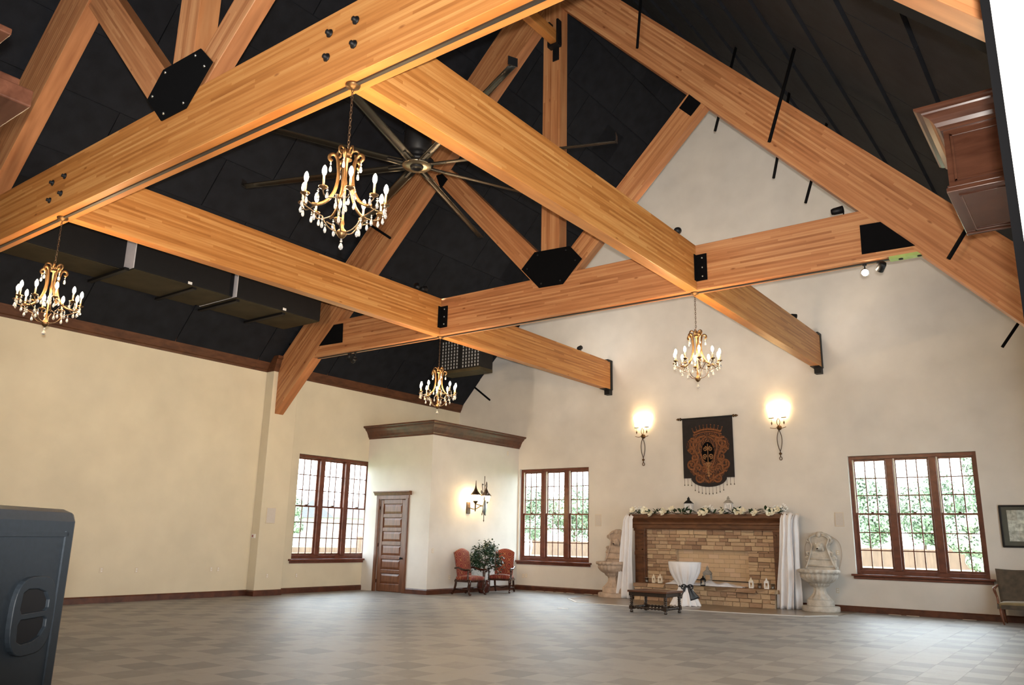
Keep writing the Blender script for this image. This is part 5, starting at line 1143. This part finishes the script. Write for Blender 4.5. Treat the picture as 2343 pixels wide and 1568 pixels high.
q = at('Y', 13.6, 581, 1227); t = thing('thermostat', 'white thermostat with red display on the pilaster side', 'thermostat', (q.x, 13.6, q.z)); obj('housing', MB().box(-.075, .075, -.03, 0, -.055, .055), 'whitepaint', t, bevel=.006); obj('display', MB().box(-.045, .01, -.033, -.028, -.03, .03), mat('red_display', (.25, .05, .06), .3), t)
fr0 = None
for x, lab in ((-15.1, 'first floor register from the closet corner, by the right armchair'), (-14.75, 'second floor register from the closet corner'), (-14.35, 'third floor register from the closet corner'), (-13.95, 'fourth floor register from the closet corner'), (-13.3, 'fifth floor register from the closet corner, below the window end'), (-12.95, 'floor register nearest to the tan fountain'), (-4.6, 'left floor register below the right window'), (-4.2, 'middle floor register below the right window'), (-3.0, 'floor register at the baseboard nearest to the settee')):
    if fr0 is None:
        fr0 = thing('floor_register', lab, 'vent', (x, YB - .10, .001), 0, 'floor registers along the back wall'); obj('frame', MB().box(-.14, .14, -.025, .025, 0, .008), 'plate', fr0); obj('slots', MB().box(-.12, .12, -.014, -.004, .007, .010).box(-.12, .12, .004, .014, .007, .010), 'grille', fr0)
    else: dup(fr0, (x, YB - .10, .001), 0, lab)
# ================================================================== FOREGROUND LOUDSPEAKER
A = Vector((-1.984, .951, 0)); d = Vector((.62, -.785, 0)).normalized(); nrm = Vector((.785, .62, 0)).normalized()
ls = thing('loudspeaker', 'charcoal loudspeaker cabinet with side handle at the lower left corner of the picture', 'speaker', (A.x, A.y, 0))
ZT0, ZT1 = .86, 1.665; Wd = .50; Dp = .42
# local frame: X along the visible side panel, Y into the cabinet
ls.rotation_euler = (0, 0, atan2(d.y, d.x))
s_ = 1 if (Matrix.Rotation(atan2(d.y, d.x), 3, 'Z') @ Vector((0, -1, 0))).dot(nrm) > 0 else -1
def bx2(x0, x1, y0, y1, z0, z1): return MB().box(x0, x1, -s_ * -y0 if False else s_ * y0, s_ * y1, z0, z1)
# visible face at y = 0, outward is -s_*y
obj('cabinet', MB().prism([(0, 0), (Wd, 0), (Wd - .06, s_ * Dp), (.06, s_ * Dp)], 'Z', ZT0, ZT1), 'cabinet', ls, bevel=.028)
obj('panel_rib', bx2(.055, .066, -.004, .004, ZT0 + .04, ZT1 - .05).box(.055, Wd - .05, s_ * -.004, s_ * .004, ZT1 - .062, ZT1 - .052), 'cabinet', ls)
def onpanel(u, v):
    dd = CF + CR * ((u - 1171.5) / FPX) - CU * ((v - 784) / FPX); tt = (A - Vector((EYE.x, EYE.y, 0))).dot(nrm) / Vector((dd.x, dd.y, 0)).dot(nrm); p = EYE + dd * tt; return ((p - A).dot(d), p.z)
hc = onpanel(66, 1408); hw = .060; hh = .058
import bmesh
def cut_plate(outer, holes, y0, y1):
    bm_ = bmesh.new(); ed = []
    for lp in [outer] + holes:
        vs = [bm_.verts.new((p[0], y0, p[1])) for p in lp]; ed += [bm_.edges.new((vs[i], vs[(i + 1) % len(vs)])) for i in range(len(vs))]
    bmesh.ops.triangle_fill(bm_, edges=ed, use_beauty=True)
    r_ = bmesh.ops.extrude_face_region(bm_, geom=bm_.faces[:]); bmesh.ops.translate(bm_, verts=[v for v in r_['geom'] if isinstance(v, bmesh.types.BMVert)], vec=(0, y1 - y0, 0))
    bm_.verts.index_update(); mb_ = MB(); mb_.add([v.co[:] for v in bm_.verts], [tuple(v.index for v in f.verts) for f in bm_.faces]); bm_.free(); return mb_
cups = []
for up in (1, -1):
    z0, z1 = (hc[1] + .006, hc[1] + hh * .95) if up > 0 else (hc[1] - hh * .95, hc[1] - .006)
    f_ = (lambda t: z0 + (z1 - z0) * t) if up > 0 else (lambda t: z1 - (z1 - z0) * t)
    cups.append([(hc[0] + hw * .80, f_(.0)), (hc[0] - hw * .72, f_(.0)), (hc[0] - hw * .90, f_(.12)), (hc[0] - hw * .90, f_(.45)), (hc[0] - hw * .62, f_(.80)), (hc[0] - hw * .1, f_(.97)), (hc[0] + hw * .55, f_(1.0)), (hc[0] + hw * .85, f_(.85)), (hc[0] + hw * .92, f_(.2))])
ov = [(hc[0] + (hw + .020) * (1 if cos(a) > 0 else -1) * abs(cos(a)) ** .6, hc[1] + (hh + .022) * (1 if sin(a) > 0 else -1) * abs(sin(a)) ** .75) for a in [2 * pi * k / 36 + .01 for k in range(36)]]
obj('handle_surround', cut_plate(ov, cups, s_ * -.011, s_ * .004), 'cabinet', ls, bevel=.002)
for c_ in cups: obj('handle_cup', MB().prism([(hc[0] + (p[0] - hc[0]) * 1.05, p[1]) for p in c_], 'Y', s_ * -.0035, s_ * .002), 'matte', ls)
obj('pole', MB().lathe([(.018, .25), (.018, ZT0 + .02)], 12, (Wd / 2, s_ * Dp * .45, 0)), 'steel', ls)
for k in range(3):
    a = k * 2.094 + .4; obj('stand_leg', MB().tube([(Wd / 2, s_ * Dp * .45, .62), (Wd / 2 + .5 * cos(a), s_ * Dp * .45 + .5 * sin(a), .014)], .013, 8), 'steel', ls)
# ================================================================== NEAR OPENING: WHITE COLUMN AND WOODEN BOXES
CY = 3.2
e0 = at('Y', CY, 2281, 119); e1 = at('Y', CY, 2271, 0)
wc = struct('wall_column', MB().box(at('Y', CY, 2293, 200).x, XRW, CY, CY + .9, 0, roofz(0) - .1), 'whitepaint')
wx_ = at('Y', CY, 2293, 200).x
struct('trim_6', MB().box(wx_ - .035, wx_ + .0, CY + .05, CY + .85, 0, roofz(0) - .1), 'matte')
def header_box(name, label, x0, x1, y0, y1, zt, zc, zb_, depth_c, flip=False):
    """boxed wooden header: crown on top, panelled frieze, lower bead and panelled soffit"""
    t = thing(name, label, 'wood box', (x0, y0, zb_))
    pj = depth_c
    # frieze box
    obj('box', MB().box(x0, x1, y0, y1, zb_ + .02, zc + .02), 'dwoodL', t, world=True)
    # crown swept round left/front (or right/back when flipped)
    P = corn(0, zc, zt - zc, pj); mb = MB(); vs = []
    if not flip: path = [lambda d: (x1, y0 - d), lambda d: (x0 - d, y0 - d), lambda d: (x0 - d, y1)]
    else: path = [lambda d: (x1 + d, y0), lambda d: (x1 + d, y1 + d), lambda d: (x0, y1 + d)]
    for fn in path:
        for (dd, z) in P: vs.append((*fn(dd), z))
    n = len(P); mb.add(vs, [(k * n + i, k * n + (i + 1) % n, (k + 1) * n + (i + 1) % n, (k + 1) * n + i) for k in (0, 1) for i in range(n)] + [tuple(range(n)), tuple(range(3 * n - 1, 2 * n - 1, -1))])
    obj('crown', mb, 'dwoodL', t, world=True)
    pm = MB(); m_ = .05; zz0, zz1 = zb_ + .10, zc - .05; b_ = .022
    if not flip:
        X0, X1 = x0 + m_, x1
        pm.box(X0, X1, y0 - .012, y0, zz0, zz0 + b_); pm.box(X0, X1, y0 - .012, y0, zz1 - b_, zz1); pm.box(X0, X0 + b_, y0 - .012, y0, zz0, zz1)
    else: pm.box(x1, x1 + .012, y0 + m_, y1 - m_, zz0, zz0 + b_); pm.box(x1, x1 + .012, y0 + m_, y1 - m_, zz1 - b_, zz1); pm.box(x1, x1 + .012, y1 - m_ - b_, y1 - m_, zz0, zz1)
    obj('panel_moulding', pm, 'dwoodL', t, world=True, bevel=.004)
    lo_ = MB(); q = .025; lo_.box(x0 - q, x1 + (q if flip else 0), y0 - (0 if flip else q), y1 + (q if flip else 0), zb_, zb_ + .045); lo_.box(x0 - q * .6, x1 + (q * .6 if flip else 0), y0 - (0 if flip else q * .6), y1 + (q * .6 if flip else 0), zb_ + .045, zb_ + .07); obj('lower_bead', lo_, 'dwoodL', t, world=True, bevel=.006)
    so = MB(); y_ = y1 - .12; so.box(x0 + .06, x1, y0 + .08, y0 + .10, zb_ - .012, zb_); so.box(x0 + .06, x1, y_, y_ + .03, zb_ - .012, zb_); so.box(x0 + .06, x0 + .08, y0 + .08, y_ + .03, zb_ - .012, zb_); so.box(x0 - .02, x1, y1 - .05, y1 - .01, zb_ - .02, zb_); obj('soffit_moulding', so, 'dwoodL', t, world=True, bevel=.004)
    return t
MT['dwoodL'] = darkwood('polished_walnut', (.05, .019, .011), (.095, .038, .022), (2, 14, 14), .2, .6)
HY = 7.6
zt_ = at('Y', HY - .27, 2085, 242).z; xl_ = at('Y', HY, 2166, 372).x; zc_ = at('Y', HY, 2160, 300).z; zb_ = at('Y', HY, 2175, 442).z
pj_ = xl_ - at('Y', HY - .27, 2085, 242).x
yb_ = at('Z', zb_, 2210, 537).y
header_box('wooden_header', 'polished walnut boxed header with crown moulding beside the white column, upper right', xl_, XRW - .003, HY, yb_, zt_, zc_, zb_, pj_)
LH = thing('wooden_header', 'walnut boxed header with projecting ledges cut off by the upper left edge', 'wood box', (-7, 0, 4.4))
obj('lower_ledge', MB().box(-8.4, -5.67, -1.6, 1.97, 4.45, 4.58).box(-8.4, -5.74, -1.6, 1.9, 4.58, 4.66), 'dwoodL', LH, world=True, bevel=.012)
obj('box', MB().box(-8.4, -6.0, -1.6, 1.6, 4.6, 4.98), 'dwoodL', LH, world=True)
obj('upper_ledge', MB().box(-8.4, -5.73, -1.6, 1.79, 4.94, 4.99).box(-8.4, -5.85, -1.6, 1.7, 4.90, 4.94), 'dwoodL', LH, world=True, bevel=.008)
obj('post', MB().box(-8.3, -7.7, -1.5, -.9, 0, 4.46), 'dwoodL', LH, world=True)
# ================================================================== OUTSIDE
GZ = -.05
struct('ground', MB().box(-220, 120, YB + .33, 220, GZ - .2, GZ).box(-220, XW - .33, -120, YB + .33, GZ - .2, GZ), 'lawn')
fc = thing('garden_fence', 'brown board fence across the lawn behind the fireplace wall', 'fence', (-20, 74, GZ)); fb = MB(); x = -80
while x < 20: hh_ = 1.5 if x < -11.4 else 2.05; fb.box(x, x + .595, -.03, .03, 0, hh_); x += .60
o = obj('boards', fb, 'fence', fc, loc=(20, 0, 0)); o['kind'] = 'stuff'
obj('rail', MB().box(-80, 20, .03, .09, .5, .6).box(-80, 20, .03, .09, 1.2, 1.3), 'fence', fc, loc=(20, 0, 0))
lw = thing('low_fence', 'low tan board fence across the lawn outside the left wall window', 'fence', (-60, 50, GZ)); fb = MB(); y = -20
while y < 22: fb.box(-.03, .03, y, y + .58, 0, .5); y += .6
o = obj('boards', fb, 'fence', lw); o['kind'] = 'stuff'; obj('rail', MB().box(-.09, -.03, -20, 22, .3, .38), 'fence', lw)
rt = random.Random(21)
def tree(x, y, h, r, m, label):
    t = thing('tree', label, 'tree', (x, y, GZ), 0, 'garden trees'); tk = MB().tube([(0, 0, 0), (.1, 0, h * .3), (0, .1, h * .6)], [.02 * h, .016 * h, .008 * h], 8)
    for k in range(5): a = rt.uniform(0, 6.28); tk.tube([(.05, 0, h * .32), (r * .5 * cos(a), r * .5 * sin(a), h * rt.uniform(.5, .75))], [.09, .03], 6)
    obj('trunk', tk, 'bark', t); cr_ = MB(); bl_ = [(rt.uniform(-.55, .55) * r, rt.uniform(-.5, .5) * r, h * rt.uniform(.32 if h > 5 else .12, .82), r * rt.uniform(.35, .6)) for _ in range(10)] + [(0, 0, h * .8, r * .5)]
    for bx_, by_, bz__, br in bl_:
        for _ in range(720):
            dv = Vector((rt.gauss(0, 1), rt.gauss(0, 1), rt.gauss(0, 1))).normalized(); c = Vector((bx_, by_, bz__)) + dv * br * rt.uniform(.55, 1.05); s = rt.uniform(.08, .19)
            a1 = dv.cross(Vector((rt.uniform(-1, 1), rt.uniform(-1, 1), .3))).normalized() * s; a2 = (dv + Vector((rt.uniform(-.7, .7),) * 3)).cross(a1).normalized() * s * .7
            cr_.add([c - a1, c - a2, c + a1, c + a2], [(0, 1, 2, 3)])
    o = obj('crown', cr_, m, t, recalc=False); o['kind'] = 'stuff'
for i, (x, y, h, r, m, lab) in enumerate((
    (-23.5, 86, 9.0, 3.4, 'treeleaf', 'green tree beyond the fence at the left edge of the right window'), (-19.0, 83, 8.6, 3.3, 'treeleaf', 'green tree beyond the fence in the left sash of the right window'),
    (-15.2, 88, 8.4, 3.2, 'treeleaf2', 'pale green tree beyond the fence in the middle sash of the right window'), (-12.6, 82, 8.8, 3.2, 'treeleaf', 'green tree beyond the fence between middle and right sash of the right window'),
    (-9.0, 86, 13.5, 4.0, 'treeleaf2', 'tall pale tree beyond the fence in the right sash of the right window'), (-7.0, 80, 9.5, 3.4, 'treeleaf', 'green tree beyond the fence at the right edge of the right window'),
    (-7.3, 58, 4.0, 1.3, 'treeleaf2', 'pale rounded bush before the fence in the right window'),
    (-60.5, 84, 8.4, 3.3, 'treeleaf', 'green tree in the left sash of the left back window'), (-56.0, 80, 8.0, 3.2, 'treeleaf', 'green tree between the left and middle sash of the left back window'), (-51.6, 82, 8.6, 3.4, 'treeleaf', 'green tree in the middle sash of the left back window'),
    (-47.8, 80, 7.6, 3.2, 'treeleaf', 'green tree between the middle and right sash of the left back window'), (-45.0, 86, 9.0, 3.4, 'treeleaf2', 'pale tree in the right sash of the left back window'),
    (-62.5, 49.2, 5.6, 1.3, 'treeleaf', 'narrow green tree at the near edge of the left wall window'))):
    tree(x, y, h, r, m, lab)
def house(x, y, w, dp, h, rise, label, rz):
    t = thing('house', label, 'house', (x, y, GZ), rz); obj('walls', MB().box(-w / 2, w / 2, -dp / 2, dp / 2, 0, h), 'siding', t)
    obj('roof', MB().prism([(-dp / 2 - .4, h - .1), (dp / 2 + .4, h - .1), (0, h + rise)], 'X', -w / 2 - .4, w / 2 + .4), 'shingle', t)
    for k in range(5):
        for z in (.9, 3.4):
            if z + 1.4 > h: continue
            f = obj('window', MB().box(-w / 2 + w * (k + .5) / 5 - .7, -w / 2 + w * (k + .5) / 5 + .7, -dp / 2 - .06, -dp / 2 + .02, z, z + 1.5), 'whitepaint', t); obj('pane', MB().box(-w / 2 + w * (k + .5) / 5 - .55, -w / 2 + w * (k + .5) / 5 + .55, -dp / 2 - .08, -dp / 2 - .05, z + .15, z + 1.35), 'hglass', f)
house(-96, 86.5, 13, 9, 4.2, 2.6, 'house with grey roof and white windows in the right sash of the left wall window', radians(90)); house(-108, 78, 8, 9, 4.0, 2.4, 'farther house with grey roof in the middle sash of the left wall window', radians(90))
# person in white outside the left back window
q = at('Y', 33.0, 1206, 1248); pt = thing('person', 'person in white shirt standing on the lawn outside the left back window', 'person', (q.x, 33.0, GZ), radians(20))
def skinned(name, verts, edges, rad, m):
    me = bpy.data.meshes.new(name); me.from_pydata(verts, edges, []); o = bpy.data.objects.new(name, me); COL.objects.link(o); o.parent = pt; me.materials.append(MT[m])
    sk = o.modifiers.new('skin', 'SKIN'); sd = o.modifiers.new('sub', 'SUBSURF'); sd.levels = 1; sd.render_levels = 2
    for i, r in enumerate(rad): me.skin_vertices[0].data[i].radius = (r, r); me.skin_vertices[0].data[i].use_root = (i == 0)
    return o
HS = (1.62 + .25 + .06) / 1.74
V = [(0, 0, .95), (0, 0, 1.12), (0, 0, 1.32), (0, 0, 1.45), (0, -.01, 1.53), (0, -.01, 1.64), (.17, 0, 1.40), (.22, 0, 1.15), (.20, -.10, .93), (-.17, 0, 1.40), (-.22, .02, 1.15), (-.2, -.12, .95), (.10, 0, .90), (.11, -.02, .5), (.11, .02, .08), (.11, -.12, .03), (-.10, 0, .90), (-.11, -.02, .5), (-.11, .02, .08), (-.11, -.12, .03), (.20, -.14, .86), (-.2, -.16, .88)]
E = [(0, 1), (1, 2), (2, 3), (3, 4), (4, 5), (3, 6), (6, 7), (7, 8), (3, 9), (9, 10), (10, 11), (0, 12), (12, 13), (13, 14), (14, 15), (0, 16), (16, 17), (17, 18), (18, 19), (8, 20), (11, 21)]
R = [.14, .14, .15, .09, .055, .085, .06, .048, .035, .06, .048, .035, .085, .06, .042, .035, .085, .06, .042, .035, .035, .035]
V = [(a * HS, b * HS, c * HS) for a, b, c in V]; skinned('body', V, E, R, 'skin')
skinned('shirt', [V[0], V[1], V[2], (0, 0, 1.42 * HS), V[6], V[7], V[9], V[10]], [(0, 1), (1, 2), (2, 3), (3, 4), (4, 5), (3, 6), (6, 7)], [.165, .16, .165, .11, .075, .062, .075, .062], 'whiteshirt')
skinned('trousers', [(0, 0, .97 * HS), V[12], V[13], V[14], V[16], V[17], V[18]], [(0, 1), (1, 2), (2, 3), (0, 4), (4, 5), (5, 6)], [.16, .10, .075, .06, .10, .075, .06], 'whiteshirt')
obj('hair', MB().sphere((0, .015, 1.70 * HS), .098, 12, 8, (1, 1.1, .8)), 'hair', pt)
